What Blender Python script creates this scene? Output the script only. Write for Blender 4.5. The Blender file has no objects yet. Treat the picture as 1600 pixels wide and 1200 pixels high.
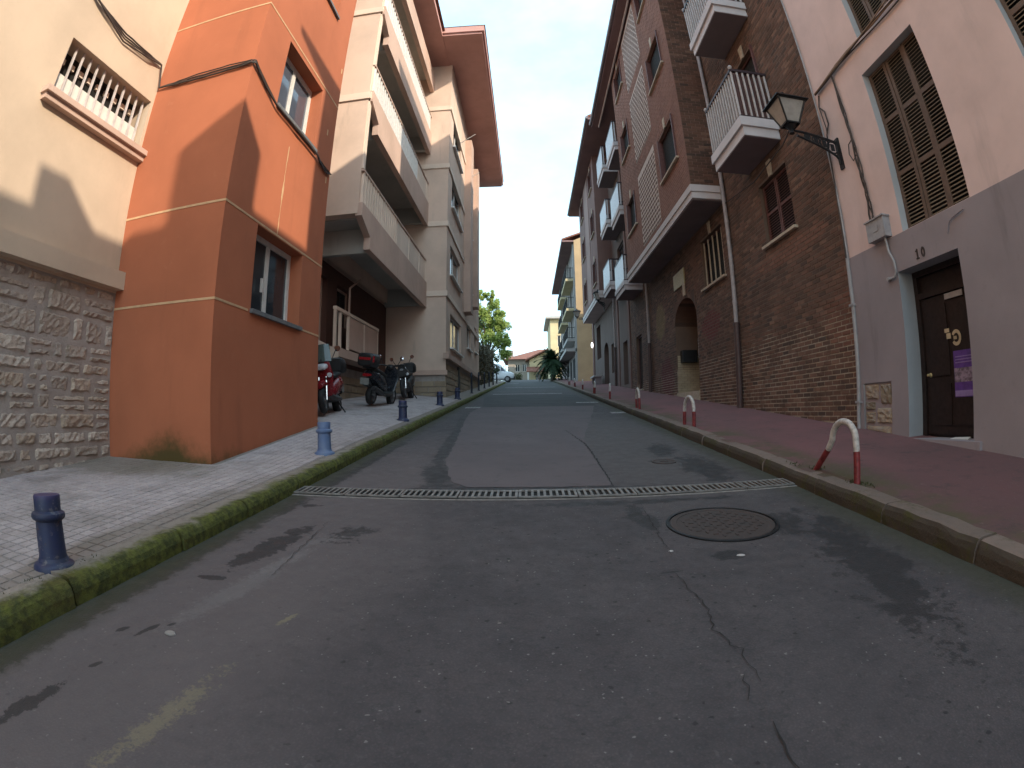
import bpy, math, random
from mathutils import Matrix, Vector
random.seed(7)
rnd = random.Random(11)
SC = bpy.context.scene
COL = SC.collection
pi = math.pi
# ------------------------------------------------------------------ camera
CAM_H = 1.1
A1 = 1.24089936                      # equidistant fisheye: radians per 1000 px of a 1600 px wide frame
PITCH, YAW, ROLL = 0.05470966, 0.03267189, 0.01343771
Rm = (Matrix.Rotation(YAW, 3, 'Z') @ Matrix.Rotation(PITCH, 3, 'X') @ Matrix.Rotation(ROLL, 3, 'Y'))
cam = bpy.data.cameras.new('camera')
cam.type = 'PANO'
cam.panorama_type = 'FISHEYE_LENS_POLYNOMIAL'
cam.sensor_fit = 'HORIZONTAL'
cam.sensor_width = 36.0
cam.sensor_height = 27.0
cam.fisheye_fov = math.radians(200)
cam.fisheye_polynomial_k0 = 0.0
cam.fisheye_polynomial_k1 = -A1 / 1000 * 1600 / 36
cam.fisheye_polynomial_k2 = 0.0
cam.fisheye_polynomial_k3 = 0.0
cam.fisheye_polynomial_k4 = 0.0
cam.clip_start = 0.02
cam.clip_end = 4000
co = bpy.data.objects.new('camera', cam)
COL.objects.link(co)
cx, cy, cz = Rm @ Vector((1, 0, 0)), Rm @ Vector((0, 1, 0)), Rm @ Vector((0, 0, 1))
m3 = Matrix((cx, cz, -cy)).transposed()
co.matrix_world = Matrix.Translation((0, 0, CAM_H)) @ m3.to_4x4()
SC.camera = co
# ------------------------------------------------------------------ sky, sun, exposure
SUN = Vector((1.0, -0.8, 0.65)).normalized()
el = math.asin(SUN.z)
az = math.atan2(SUN.x, SUN.y)        # clockwise from +Y
w = bpy.data.worlds.new('World')
SC.world = w
w.use_nodes = True
wn = w.node_tree
for n in list(wn.nodes):
    wn.nodes.remove(n)
sky = wn.nodes.new('ShaderNodeTexSky')
sky.sky_type = 'NISHITA'
sky.sun_disc = False
sky.sun_elevation = el
sky.sun_rotation = az
sky.air_density = 1.0
sky.dust_density = 2.0
sky.ozone_density = 1.0
bg = wn.nodes.new('ShaderNodeBackground')
bg.inputs['Strength'].default_value = 0.15
wo = wn.nodes.new('ShaderNodeOutputWorld')
# a thin even veil of high cloud over the whole sky
tco = wn.nodes.new('ShaderNodeTexCoord')
nzs = wn.nodes.new('ShaderNodeTexNoise')
nzs.inputs['Scale'].default_value = 2.6
nzs.inputs['Detail'].default_value = 7
nzs.inputs['Roughness'].default_value = .6
mps = wn.nodes.new('ShaderNodeMapping')
mps.inputs['Scale'].default_value = (1.0, .5, 2.0)
mps.inputs['Location'].default_value = (0.0, 0.35, 0.0)
wn.links.new(tco.outputs['Generated'], mps.inputs['Vector'])
wn.links.new(mps.outputs[0], nzs.inputs['Vector'])
mrs = wn.nodes.new('ShaderNodeMapRange')
mrs.inputs['From Min'].default_value = .3
mrs.inputs['From Max'].default_value = .75
mrs.inputs['To Min'].default_value = .35
mrs.inputs['To Max'].default_value = .90
wn.links.new(nzs.outputs['Fac'], mrs.inputs['Value'])
veil = wn.nodes.new('ShaderNodeMix')
veil.data_type = 'RGBA'
veil.inputs[7].default_value = (3.3, 5.0, 5.9, 1)
wn.links.new(mrs.outputs[0], veil.inputs[0])
wn.links.new(sky.outputs[0], veil.inputs[6])
wn.links.new(veil.outputs[2], bg.inputs['Color'])
wn.links.new(bg.outputs[0], wo.inputs['Surface'])
sl = bpy.data.lights.new('sun', 'SUN')
sl.energy = 2.0
sl.angle = math.radians(0.53)
sl.color = (1.0, 0.86, 0.68)
so = bpy.data.objects.new('sun', sl)
COL.objects.link(so)
so.rotation_euler = SUN.to_track_quat('Z', 'Y').to_euler()
SC.view_settings.view_transform = 'Standard'
SC.view_settings.look = 'None'
SC.view_settings.gamma = 1.0
SC.view_settings.use_curve_mapping = False
SC.view_settings.exposure = 1.4
SC.render.engine = 'CYCLES'
SC.cycles.use_denoising = True
SC.cycles.max_bounces = 8
SC.cycles.diffuse_bounces = 5
SC.cycles.sample_clamp_indirect = 6.0

# ------------------------------------------------------------------ helpers
GR = 0.0791735


def rz(y):
    """height of the road surface"""
    if y < 64:
        return GR * y
    if y < 84:
        t = y - 64
        return GR * 64 + GR * t - GR * t * t / 40
    return GR * 64 + GR * 10


def lerp(a, b, t):
    t = max(0.0, min(1.0, t))
    return a + (b - a) * t


XL, XR = -2.19, 2.50                 # kerb faces


def gl(x, y):
    """left pavement height"""
    t = (XL - x) / (5.2 + XL)
    far = lerp(0.02, 0.30, (y - 5.0) / 3.5)
    return rz(y) + 0.135 + far * max(0, t) ** 0.8


def gr(x, y):
    return rz(y) + 0.135 + 0.07 * max(0, (x - XR) / 2.45)


class MB:
    def __init__(s):
        s.v, s.f, s.m = [], [], []

    def face(s, pts, m=0):
        i = len(s.v)
        s.v += [tuple(p) for p in pts]
        s.f.append(tuple(range(i, i + len(pts))))
        s.m.append(m)

    def hexa(s, p, m=0, skip=()):
        """p: 8 points, bottom ring 0-3 then top ring 4-7"""
        i = len(s.v)
        s.v += [tuple(q) for q in p]
        fs = [(0, 3, 2, 1), (4, 5, 6, 7), (0, 1, 5, 4), (1, 2, 6, 5), (2, 3, 7, 6), (3, 0, 4, 7)]
        for k, f in enumerate(fs):
            if k in skip:
                continue
            s.f.append(tuple(i + a for a in f))
            s.m.append(m)

    def box(s, x0, x1, y0, y1, z0, z1, m=0, skip=()):
        if x0 > x1: x0, x1 = x1, x0
        if y0 > y1: y0, y1 = y1, y0
        if z0 > z1: z0, z1 = z1, z0
        s.hexa([(x0, y0, z0), (x1, y0, z0), (x1, y1, z0), (x0, y1, z0),
                (x0, y0, z1), (x1, y0, z1), (x1, y1, z1), (x0, y1, z1)], m, skip)

    def bar(s, a, b, wx, wy, m=0, up=(0, 0, 1)):
        """square bar from a to b"""
        a, b = Vector(a), Vector(b)
        d = (b - a).normalized()
        u = Vector(up)
        if abs(d.dot(u)) > 0.95:
            u = Vector((0, 1, 0))
        p = d.cross(u).normalized()
        q = p.cross(d).normalized()
        ring = [p * wx + q * wy, -p * wx + q * wy, -p * wx - q * wy, p * wx - q * wy]
        s.hexa([a + r for r in ring] + [b + r for r in ring], m)

    def tube(s, pts, r, n=8, m=0, cap=True):
        pts = [Vector(p) for p in pts]
        if not isinstance(r, (list, tuple)):
            r = [r] * len(pts)
        i0 = len(s.v)
        ref = None
        for k, p in enumerate(pts):
            d = (pts[min(k + 1, len(pts) - 1)] - pts[max(k - 1, 0)])
            d = d.normalized() if d.length > 1e-9 else Vector((0, 0, 1))
            if ref is None:
                ref = Vector((0, 0, 1)) if abs(d.z) < 0.9 else Vector((1, 0, 0))
            a = (ref - d * ref.dot(d))
            a = a.normalized() if a.length > 1e-6 else d.orthogonal().normalized()
            ref = a
            b = d.cross(a)
            for j in range(n):
                t = 2 * pi * j / n
                s.v.append(tuple(p + (a * math.cos(t) + b * math.sin(t)) * r[k]))
        for k in range(len(pts) - 1):
            for j in range(n):
                a0, a1 = i0 + k * n + j, i0 + k * n + (j + 1) % n
                s.f.append((a0, a1, a1 + n, a0 + n))
                s.m.append(m)
        if cap:
            s.f.append(tuple(i0 + j for j in reversed(range(n))))
            s.m.append(m)
            e = i0 + (len(pts) - 1) * n
            s.f.append(tuple(e + j for j in range(n)))
            s.m.append(m)

    def lathe(s, prof, n=20, c=(0, 0, 0), m=0, axis='z', cap=True):
        i0 = len(s.v)
        for (r, h) in prof:
            for j in range(n):
                t = 2 * pi * j / n
                a, b = r * math.cos(t), r * math.sin(t)
                p = (a, b, h) if axis == 'z' else ((h, a, b) if axis == 'x' else (b, h, a))
                s.v.append((c[0] + p[0], c[1] + p[1], c[2] + p[2]))
        for k in range(len(prof) - 1):
            for j in range(n):
                a0, a1 = i0 + k * n + j, i0 + k * n + (j + 1) % n
                s.f.append((a0, a1, a1 + n, a0 + n))
                s.m.append(m)
        if cap:
            s.f.append(tuple(i0 + j for j in reversed(range(n))))
            s.m.append(m)
            e = i0 + (len(prof) - 1) * n
            s.f.append(tuple(e + j for j in range(n)))
            s.m.append(m)

    def loft(s, rings, m=0, cap=True, closed=False):
        n = len(rings[0])
        i0 = len(s.v)
        for r in rings:
            s.v += [tuple(p) for p in r]
        for k in range(len(rings) - 1 + (1 if closed else 0)):
            k2 = (k + 1) % len(rings)
            for j in range(n):
                s.f.append((i0 + k * n + j, i0 + k * n + (j + 1) % n, i0 + k2 * n + (j + 1) % n, i0 + k2 * n + j))
                s.m.append(m)
        if cap and not closed:
            s.f.append(tuple(i0 + j for j in reversed(range(n))))
            s.m.append(m)
            e = i0 + (len(rings) - 1) * n
            s.f.append(tuple(e + j for j in range(n)))
            s.m.append(m)

    def mesh(s, name, mats, smooth=False):
        me = bpy.data.meshes.new(name)
        me.from_pydata(s.v, [], s.f)
        if not isinstance(mats, (list, tuple)):
            mats = [mats]
        for q in mats:
            me.materials.append(q)
        if len(mats) > 1:
            me.polygons.foreach_set('material_index', s.m)
        me.update()
        if smooth:
            sm = math.radians(38)
            me.polygons.foreach_set('use_smooth', [True] * len(me.polygons))
            try:
                me.set_sharp_from_angle(angle=sm)
            except Exception:
                pass
        return me

    def build(s, name, mats, parent=None, smooth=False, fix=False):
        me = s.mesh(name, mats, smooth)
        if fix:
            import bmesh
            b = bmesh.new()
            b.from_mesh(me)
            bmesh.ops.recalc_face_normals(b, faces=b.faces)
            b.to_mesh(me)
            b.free()
        return link(name, me, parent)


def build_each(s, name, mats, parent=None):
    """one object for each separate piece of the builder"""
    par = list(range(len(s.v)))
    def fd(i):
        while par[i] != i:
            par[i] = par[par[i]]
            i = par[i]
        return i
    for f in s.f:
        for q in f[1:]:
            par[fd(q)] = fd(f[0])
    gro = {}
    for k, f in enumerate(s.f):
        gro.setdefault(fd(f[0]), []).append(k)
    for ks in gro.values():
        n_ = MB()
        mp_ = {}
        for k in ks:
            for i in s.f[k]:
                if i not in mp_:
                    mp_[i] = len(n_.v)
                    n_.v.append(s.v[i])
            n_.f.append(tuple(mp_[i] for i in s.f[k]))
            n_.m.append(s.m[k])
        n_.build(name, mats, parent)


def root_loc(o):
    v = Vector((0, 0, 0))
    while o is not None:
        v = v + o.location
        o = o.parent
    return v


def link(name, me, parent=None, loc=None, rot=None):
    o = bpy.data.objects.new(name, me)
    COL.objects.link(o)
    if parent is not None:
        o.parent = parent
        if loc is None:                      # mesh given in world coordinates
            o.location = -root_loc(parent)
    if loc is not None:
        o.location = loc
    if rot is not None:
        o.rotation_euler = rot
    return o


def tag(o, label=None, cat=None, group=None, kind=None):
    if label: o['label'] = label
    if cat: o['category'] = cat
    if group: o['group'] = group
    if kind: o['kind'] = kind
    return o


def thing(name, label, cat, loc=(0, 0, 0), rot=0, group=None):
    o = bpy.data.objects.new(name, None)
    COL.objects.link(o)
    o.empty_display_size = 0.2
    o.location = loc
    if rot:
        o.rotation_euler = (0, 0, rot)
    return tag(o, label, cat, group)


def copy_tree(o, parent=None):
    c = o.copy()
    COL.objects.link(c)
    c.parent = parent
    for ch in [q for q in bpy.data.objects if q.parent == o]:
        copy_tree(ch, c)
    return c


# planes of the facades: pt(u, z, d), d goes into the wall
def FR(x): return lambda u, z, d=0.0: (x + d, u, z)     # faces -x (right side of the street)
def FL(x): return lambda u, z, d=0.0: (x - d, u, z)     # faces +x (left side)
def FF(y): return lambda u, z, d=0.0: (u, y + d, z)     # faces the camera


def fbox(mb, F, u0, u1, z0, z1, d0, d1, m=0):
    a, b = F(u0, z0, d0), F(u1, z1, d1)
    mb.box(a[0], b[0], a[1], b[1], a[2], b[2], m)


def fwall(mb, F, u0, u1, z0, z1, ops=(), depth=0.2, m=0, mr=0):
    """wall face with rectangular openings and their reveals"""
    us = sorted({u0, u1} | {min(max(q, u0), u1) for o in ops for q in o[:2]})
    zs = sorted({z0, z1} | {min(max(q, z0), z1) for o in ops for q in o[2:4]})
    for a, b in zip(us, us[1:]):
        for c, d in zip(zs, zs[1:]):
            mu, mz = (a + b) / 2, (c + d) / 2
            if any(o[0] < mu < o[1] and o[2] < mz < o[3] for o in ops):
                continue
            mb.face([F(a, c), F(b, c), F(b, d), F(a, d)], m)
    for o in ops:
        a, b, c, d = o[:4]
        D = o[4] if len(o) > 4 else depth
        mb.face([F(a, c), F(a, d), F(a, d, D), F(a, c, D)], mr)
        mb.face([F(b, c), F(b, c, D), F(b, d, D), F(b, d)], mr)
        mb.face([F(a, d), F(b, d), F(b, d, D), F(a, d, D)], mr)
        mb.face([F(a, c), F(a, c, D), F(b, c, D), F(b, c)], mr)


def brick_cells(u0, u1, z0, z1, ops=(), L=0.25, h=0.083, g=0.011, base=None, r=rnd):
    out = []
    n = int((z1 - z0) / h)
    for k in range(n):
        a, b = z0 + k * h, z0 + k * h + h - g
        iv = [(u0, u1)]
        for o in ops:
            if o[2] < b and o[3] > a:
                nv = []
                for (p, q) in iv:
                    if o[0] <= p and o[1] >= q: continue
                    if o[1] <= p or o[0] >= q: nv.append((p, q)); continue
                    if o[0] > p: nv.append((p, o[0]))
                    if o[1] < q: nv.append((o[1], q))
                iv = nv
        off = (k % 2) * L / 2
        for (p, q) in iv:
            s = math.floor((p - u0 - off) / L) * L + u0 + off
            while s < q:
                e0, e1 = max(s, p), min(s + L - g, q)
                if e1 - e0 > 0.03:
                    if base is None or base((e0 + e1) / 2) < b:
                        out.append((e0, e1, a, b))
                s += L
    return out


def lay_bricks(F, cells, mat, parent, n_single, L, h, g, proud=0.012, name='brick', eye=(0, 0, 1.1)):
    """the n_single nearest full pieces as objects that share one mesh, the rest joined"""
    full = L - g
    big = [c for c in cells if abs((c[1] - c[0]) - full) < 1e-4]
    ev = Vector(eye)
    big.sort(key=lambda c: (Vector(F((c[0] + c[1]) / 2, (c[2] + c[3]) / 2)) - ev).length)
    single = set(big[:n_single])
    base = -root_loc(parent)
    if single:
        mbs = []
        for q in range(4):
            b = MB()
            o0 = Vector(F(0, 0))
            P = lambda u, z, d: Vector(F(u, z, d)) - o0
            e = 0.004
            H2 = h - g
            j = [rnd.uniform(-.003, .003) for _ in range(8)]
            pr = -proud - rnd.uniform(0, .004)
            pts = [P(-full / 2, -H2 / 2, 0.004), P(full / 2, -H2 / 2, 0.004), P(full / 2, H2 / 2, 0.004), P(-full / 2, H2 / 2, 0.004),
                   P(-full / 2 + e, -H2 / 2 + e, pr + j[0]), P(full / 2 - e, -H2 / 2 + e, pr + j[1]), P(full / 2 - e, H2 / 2 - e, pr + j[2]), P(-full / 2 + e, H2 / 2 - e, pr + j[3])]
            b.hexa(pts, 0, skip=(0,))
            me = b.mesh(name, mat)
            mbs.append(me)
        for k, c in enumerate(big[:n_single]):
            p = Vector(F((c[0] + c[1]) / 2, (c[2] + c[3]) / 2))
            link(name, mbs[rnd.randrange(4)], parent, loc=p + base)
    b = MB()
    for c in cells:
        if c in single: continue
        e = 0.003
        pr = -proud - rnd.uniform(-.003, .004)
        b.hexa([F(c[0], c[2], .004), F(c[1], c[2], .004), F(c[1], c[3], .004), F(c[0], c[3], .004),
                F(c[0] + e, c[2] + e, pr), F(c[1] - e, c[2] + e, pr), F(c[1] - e, c[3] - e, pr), F(c[0] + e, c[3] - e, pr)], 0, skip=(0,))
    if b.v:
        o = b.build(name + 'work', mat, parent)
        o['kind'] = 'stuff'
        return o


# ------------------------------------------------------------------ materials
def srgb(r, g, b):
    f = lambda c: (c / 255 / 12.92) if c / 255 <= .04045 else ((c / 255 + .055) / 1.055) ** 2.4
    return (f(r), f(g), f(b), 1)


class NT:
    def __init__(s, name):
        s.mat = bpy.data.materials.new(name)
        s.mat.use_nodes = True
        s.t = s.mat.node_tree
        s.p = s.t.nodes['Principled BSDF']
        s.tc = None

    def n(s, typ, **kw):
        nd = s.t.nodes.new(typ)
        for k, v in kw.items():
            if hasattr(nd, k) and k not in ('inputs',):
                setattr(nd, k, v)
        return nd

    def L(s, a, b): s.t.links.new(a, b)

    def set(s, sock, v):
        if hasattr(v, 'is_output') or isinstance(v, bpy.types.NodeSocket):
            s.L(v, sock)
        else:
            sock.default_value = v

    def pos(s):
        if s.tc is None:
            s.tc = s.n('ShaderNodeNewGeometry').outputs['Position']
        return s.tc

    def obj(s):
        return s.n('ShaderNodeTexCoord').outputs['Object']

    def noise(s, scale, detail=4, rough=.55, vec=None, dist=0.0, stretch=None):
        nd = s.n('ShaderNodeTexNoise')
        nd.inputs['Scale'].default_value = scale
        nd.inputs['Detail'].default_value = detail
        nd.inputs['Roughness'].default_value = rough
        nd.inputs['Distortion'].default_value = dist
        v = vec if vec is not None else s.pos()
        if stretch:
            mp = s.n('ShaderNodeMapping')
            mp.inputs['Scale'].default_value = stretch
            s.L(v, mp.inputs['Vector'])
            v = mp.outputs[0]
        s.L(v, nd.inputs['Vector'])
        return nd.outputs['Fac']

    def ramp(s, fac, lo, hi, a=0.0, b=1.0):
        nd = s.n('ShaderNodeMapRange')
        nd.interpolation_type = 'SMOOTHSTEP'
        s.set(nd.inputs['Value'], fac)
        nd.inputs['From Min'].default_value = lo
        nd.inputs['From Max'].default_value = hi
        nd.inputs['To Min'].default_value = a
        nd.inputs['To Max'].default_value = b
        return nd.outputs[0]

    def math(s, op, a, b=None):
        nd = s.n('ShaderNodeMath', operation=op)
        s.set(nd.inputs[0], a)
        if b is not None: s.set(nd.inputs[1], b)
        return nd.outputs[0]

    def mix(s, fac, a, b, blend='MIX'):
        nd = s.n('ShaderNodeMix', data_type='RGBA', blend_type=blend)
        s.set(nd.inputs[0], fac)
        s.set(nd.inputs[6], a)
        s.set(nd.inputs[7], b)
        return nd.outputs[2]

    def sep(s, v=None):
        nd = s.n('ShaderNodeSeparateXYZ')
        s.L(v if v is not None else s.pos(), nd.inputs[0])
        return nd.outputs

    def bump(s, h, strength=.3, dist=.01):
        nd = s.n('ShaderNodeBump')
        nd.inputs['Strength'].default_value = strength
        nd.inputs['Distance'].default_value = dist
        s.L(h, nd.inputs['Height'])
        s.L(nd.outputs[0], s.p.inputs['Normal'])

    def done(s, color, rough=.8, metal=0.0, spec=None):
        s.set(s.p.inputs['Base Color'], color)
        s.set(s.p.inputs['Roughness'], rough)
        s.p.inputs['Metallic'].default_value = metal
        if spec is not None:
            s.p.inputs['Specular IOR Level'].default_value = spec
        return s.mat

    def blob(s, cx, cy, rx, ry, ang=0.0, edge=.5, wob=.5, nz=None):
        """1 inside a ragged ellipse on the ground (x, y)"""
        xyz = s.sep()
        dx = s.math('SUBTRACT', xyz[0], cx)
        dy = s.math('SUBTRACT', xyz[1], cy)
        c, n_ = math.cos(ang), math.sin(ang)
        a = s.math('DIVIDE', s.math('ADD', s.math('MULTIPLY', dx, c), s.math('MULTIPLY', dy, n_)), rx)
        b = s.math('DIVIDE', s.math('SUBTRACT', s.math('MULTIPLY', dy, c), s.math('MULTIPLY', dx, n_)), ry)
        r = s.math('SQRT', s.math('ADD', s.math('MULTIPLY', a, a), s.math('MULTIPLY', b, b)))
        if nz is not None:
            r = s.math('ADD', r, s.math('MULTIPLY', s.math('SUBTRACT', nz, .5), wob * 2))
        return s.ramp(r, 1 - edge / 2, 1 + edge / 2, 1, 0)


def shade(c, k):
    return (c[0] * k, c[1] * k, c[2] * k, 1)


def plaster(name, col, var=.12, bump=.25, stain=.25, rough=.9, streak=True, grain=90):
    t = NT(name)
    n1 = t.noise(.9, 5, .6)
    c = t.mix(t.ramp(n1, .3, .75), shade(col, 1 + var * .5), shade(col, 1 - var))
    if stain:
        st = t.noise(1.0, 5, .65, stretch=(2.2, 2.2, .35))
        c = t.mix(t.ramp(st, .56, .8, 0, stain), c, shade((col[0] * .75, col[1] * .8, col[2] * .8), .62))
        n3 = t.noise(7, 3, .6)
        c = t.mix(t.ramp(n3, .6, .75, 0, stain * .4), c, shade(col, .75))
    t.bump(t.noise(grain, 3, .6), bump, .006)
    return t.done(c, rough, spec=.25)


def flat(name, col, rough=.6, metal=0.0, var=.1, scale=9, bump=0, spec=None):
    t = NT(name)
    c = t.mix(t.ramp(t.noise(scale, 4, .6, vec=t.obj()), .35, .7), col, shade(col, 1 - var * 2))
    if bump:
        t.bump(t.noise(60, 3, .6, vec=t.obj()), bump, .003)
    r = t.ramp(t.noise(scale * 2, 3, .6, vec=t.obj()), .3, .7, max(.03, rough - .08), min(1, rough + .08))
    return t.done(c, r, metal, spec)


def brick_mat(name, cols, repoint=False, patches=False):
    """colour by brick: random per object and per island"""
    t = NT(name)
    isl = t.n('ShaderNodeNewGeometry').outputs['Random Per Island']
    ob = t.n('ShaderNodeObjectInfo').outputs['Random']
    r = t.math('FRACT', t.math('ADD', isl, t.math('MULTIPLY', ob, 7.31)))
    cr = t.n('ShaderNodeValToRGB')
    cr.color_ramp.elements[0].color = cols[0]
    cr.color_ramp.elements[1].color = cols[-1]
    for k, c in enumerate(cols[1:-1]):
        e = cr.color_ramp.elements.new((k + 1) / (len(cols) - 1))
        e.color = c
    t.L(r, cr.inputs[0])
    c = t.mix(t.ramp(t.noise(1.1, 5, .6), .4, .75, 0, .45), cr.outputs[0], shade(cols[0], .55))
    c = t.mix(t.ramp(t.noise(26, 3, .6), .45, .8, 0, .35), c, shade(cols[0], .7))
    if patches:
        xyz = t.sep()
        nz = t.noise(5, 3, .6)
        for (yc, zc, ry, rz_, k, pc) in patches:
            a = t.math('DIVIDE', t.math('SUBTRACT', xyz[1], yc), ry)
            b = t.math('DIVIDE', t.math('SUBTRACT', xyz[2], zc), rz_)
            q = t.math('SQRT', t.math('ADD', t.math('MULTIPLY', a, a), t.math('MULTIPLY', b, b)))
            q = t.math('ADD', q, t.math('MULTIPLY', t.math('SUBTRACT', nz, .5), .9))
            c = t.mix(t.ramp(q, .8, 1.1, k, 0), c, pc)
    t.bump(t.noise(120, 3, .6), .3, .004)
    return t.done(c, .88, spec=.25)


def glass_mat(name, tint=(.02, .025, .03, 1), rough=.06):
    t = NT(name)
    c = t.mix(t.noise(1.3, 2), tint, shade(tint, 2.2))
    t.bump(t.noise(1.5, 2), .05, .01)
    return t.done(c, rough, 0, .6)


M = {}
M['cream'] = plaster('cream plaster', (.55, .43, .32, 1), stain=.3)
M['cream_dim'] = plaster('tan plaster', (.66, .50, .40, 1), stain=.55)
M['tan_front'] = plaster('tan parapet plaster', (.54, .385, .31, 1), stain=.5)
M['tan_trim'] = plaster('tan band plaster', (.74, .60, .49, 1), stain=.4)
M['soffit_grey'] = plaster('grey soffit render', (.42, .41, .375, 1), stain=.5)
M['maroon'] = plaster('dull red soffit paint', (.50, .285, .25, 1), stain=.2)
M['redwall'] = plaster('dark brown plaster', (.12, .065, .052, 1), stain=.3)


def orange_mat():
    t = NT('orange render')
    col = (.43, .143, .072, 1)
    n1 = t.noise(.7, 5, .6)
    c = t.mix(t.ramp(n1, .3, .75), shade(col, 1.06), shade(col, .88))
    st = t.noise(1.3, 5, .65, stretch=(2, 2, .3))
    c = t.mix(t.ramp(st, .54, .78, 0, .45), c, (.30, .105, .055, 1))
    c = t.mix(t.ramp(t.noise(5.5, 5, .7), .58, .75, 0, .22), c, (.52, .22, .12, 1))
    xyz = t.sep()
    nz = t.noise(3.5, 5, .65)
    # moss low on the face to the camera
    dx = t.math('ABSOLUTE', t.math('SUBTRACT', xyz[0], -4.12))
    q = t.math('ADD', t.math('MULTIPLY', t.math('SUBTRACT', xyz[2], .42), 2.1), t.math('ADD', t.math('MULTIPLY', dx, .95), t.math('MULTIPLY', t.math('SUBTRACT', nz, .5), 1.3)))
    c = t.mix(t.ramp(q, .45, 1.25, .92, 0), c, (.070, .062, .020, 1))
    t.bump(t.noise(150, 3, .6), .22, .004)
    return t.done(c, .88, spec=.25)


M['orange'] = orange_mat()
M['cream_line'] = flat('pale joint paint', (.62, .40, .22, 1), .8)
M['white_paint'] = flat('white paint', (.72, .70, .66, 1), .5, var=.06)
M['white_trim'] = plaster('white painted band', (.60, .545, .53, 1), stain=.35)
M['white_slab'] = plaster('white painted slab', (.62, .58, .58, 1), stain=.2)
M['grey_sill'] = flat('grey stone sill', (.16, .165, .17, 1), .7)
M['cream_stone'] = flat('cream stone', (.52, .42, .31, 1), .8)
M['glass'] = glass_mat('window glass')
M['glass_sky'] = glass_mat('dim window glass', (.05, .06, .08, 1), .04)
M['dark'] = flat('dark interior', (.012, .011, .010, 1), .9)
M['blind'] = flat('white roller blind', (.66, .64, .58, 1), .7, var=.05)


def stone_mat():
    t = NT('rock faced stone')
    ob = t.n('ShaderNodeObjectInfo').outputs['Random']
    isl = t.n('ShaderNodeNewGeometry').outputs['Random Per Island']
    r = t.math('FRACT', t.math('ADD', t.math('MULTIPLY', ob, 5.7), isl))
    c = t.mix(r, (.38, .315, .26, 1), (.62, .54, .46, 1))
    c = t.mix(t.ramp(t.math('FRACT', t.math('MULTIPLY', r, 9.7)), .55, .8, 0, .6), c, (.50, .385, .28, 1))
    c = t.mix(t.ramp(t.noise(9, 6, .7), .42, .7), c, (.36, .305, .27, 1))
    c = t.mix(t.ramp(t.noise(28, 4, .7), .5, .75, 0, .7), c, (.20, .165, .145, 1))
    c = t.mix(t.ramp(t.noise(2.2, 4, .7), .58, .74, 0, .6), c, (.19, .19, .14, 1))
    h = t.math('ADD', t.noise(11, 6, .75), t.math('MULTIPLY', t.noise(38, 4, .7), .35))
    t.bump(h, .8, .05)
    return t.done(c, .95, spec=.15)


M['stone'] = stone_mat()
t = NT('stone wall mortar')
c = t.mix(t.ramp(t.noise(6, 4), .3, .7), (.30, .265, .24, 1), (.38, .34, .31, 1))
c = t.mix(t.ramp(t.noise(1.5, 4, .7), .55, .7, 0, .8), c, (.16, .15, .11, 1))
t.bump(t.noise(40, 4, .7), .6, .02)
M['stone_mortar'] = t.done(c, .95)
M['ashlar'] = brick_mat('ashlar stone', [(.30, .235, .165, 1), (.38, .30, .21, 1), (.33, .26, .19, 1)])
# brick house
GP = [(13.2, 3.35, .75, .42, .75, (.16, .045, .045, 1)), (17.9, 2.2, .9, .75, .85, (.125, .035, .04, 1)), (18.6, 4.35, .7, .7, .4, (.33, .26, .10, 1)),
      (8.6, 4.0, 1.6, .22, .35, (.30, .13, .085, 1)), (6.9, 2.4, .6, .5, .22, (.26, .085, .055, 1))]
M['brick'] = brick_mat('brown brick', [(.085, .056, .044, 1), (.125, .074, .052, 1), (0.1296, 0.0737, 0.0522, 1), (0.1706, 0.0892, 0.0608, 1), (0.1490, 0.0834, 0.0589, 1), (0.1890, 0.0989, 0.0684, 1), (.235, .135, .092, 1)], patches=GP)
M['brick_bay'] = brick_mat('red brown brick', [(0.2888, 0.1504, 0.1110, 1), (0.3150, 0.1643, 0.1200, 1), (0.2747, 0.1442, 0.1080, 1)])
M['brick_purple'] = brick_mat('dull purple brick', [(.205, .118, .098, 1), (.225, .13, .105, 1), (.195, .112, .094, 1)])
M['brick_pale'] = brick_mat('pale porch brick', [(.46, .38, .26, 1), (.52, .43, .30, 1), (.42, .34, .24, 1)])
M['brick_dash'] = brick_mat('lattice brick', [(.15, .09, .07, 1), (.18, .105, .08, 1), (.135, .08, .062, 1)])
M['lattice'] = flat('cream mortar', (.62, .50, .43, 1), .9)
t = NT('brick mortar')
xyz = t.sep()
q = t.math('ADD', t.math('SUBTRACT', xyz[2], t.math('MULTIPLY', xyz[1], -.02)), t.math('MULTIPLY', t.math('SUBTRACT', t.noise(1.6, 4, .6), .5), .9))
c = t.mix(t.ramp(q, 2.55, 2.8), (.37, .30, .23, 1), (.155, .105, .078, 1))
c = t.mix(t.ramp(t.noise(2.2, 5, .7), .46, .66, 0, .8), c, (.135, .092, .068, 1))
M['mortar'] = t.done(c, .95)
M['mortar_bay'] = flat('brown mortar', (.26, .155, .12, 1), .95)
M['pink'] = plaster('pinkish cream plaster', (.68, .52, .48, 1), stain=.38)
M['grey_plinth'] = plaster('grey lilac plinth paint', (.30, .262, .275, 1), stain=.55)
M['jamb'] = plaster('pale blue grey reveal', (.46, .455, .46, 1), stain=.2)
M['door_jamb'] = plaster('blue grey reveal', (.33, .345, .36, 1), stain=.3)
M['olive_shutter'] = flat('brown shutter paint', (.135, .088, .064, 1), .6)
M['olive_slat'] = flat('tan slat paint', (.20, .15, .10, 1), .6)
M['red_shutter'] = flat('red brown shutter paint', (.13, .048, .038, 1), .55)
M['red_dark'] = flat('dark red timber', (.085, .03, .024, 1), .6)
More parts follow.
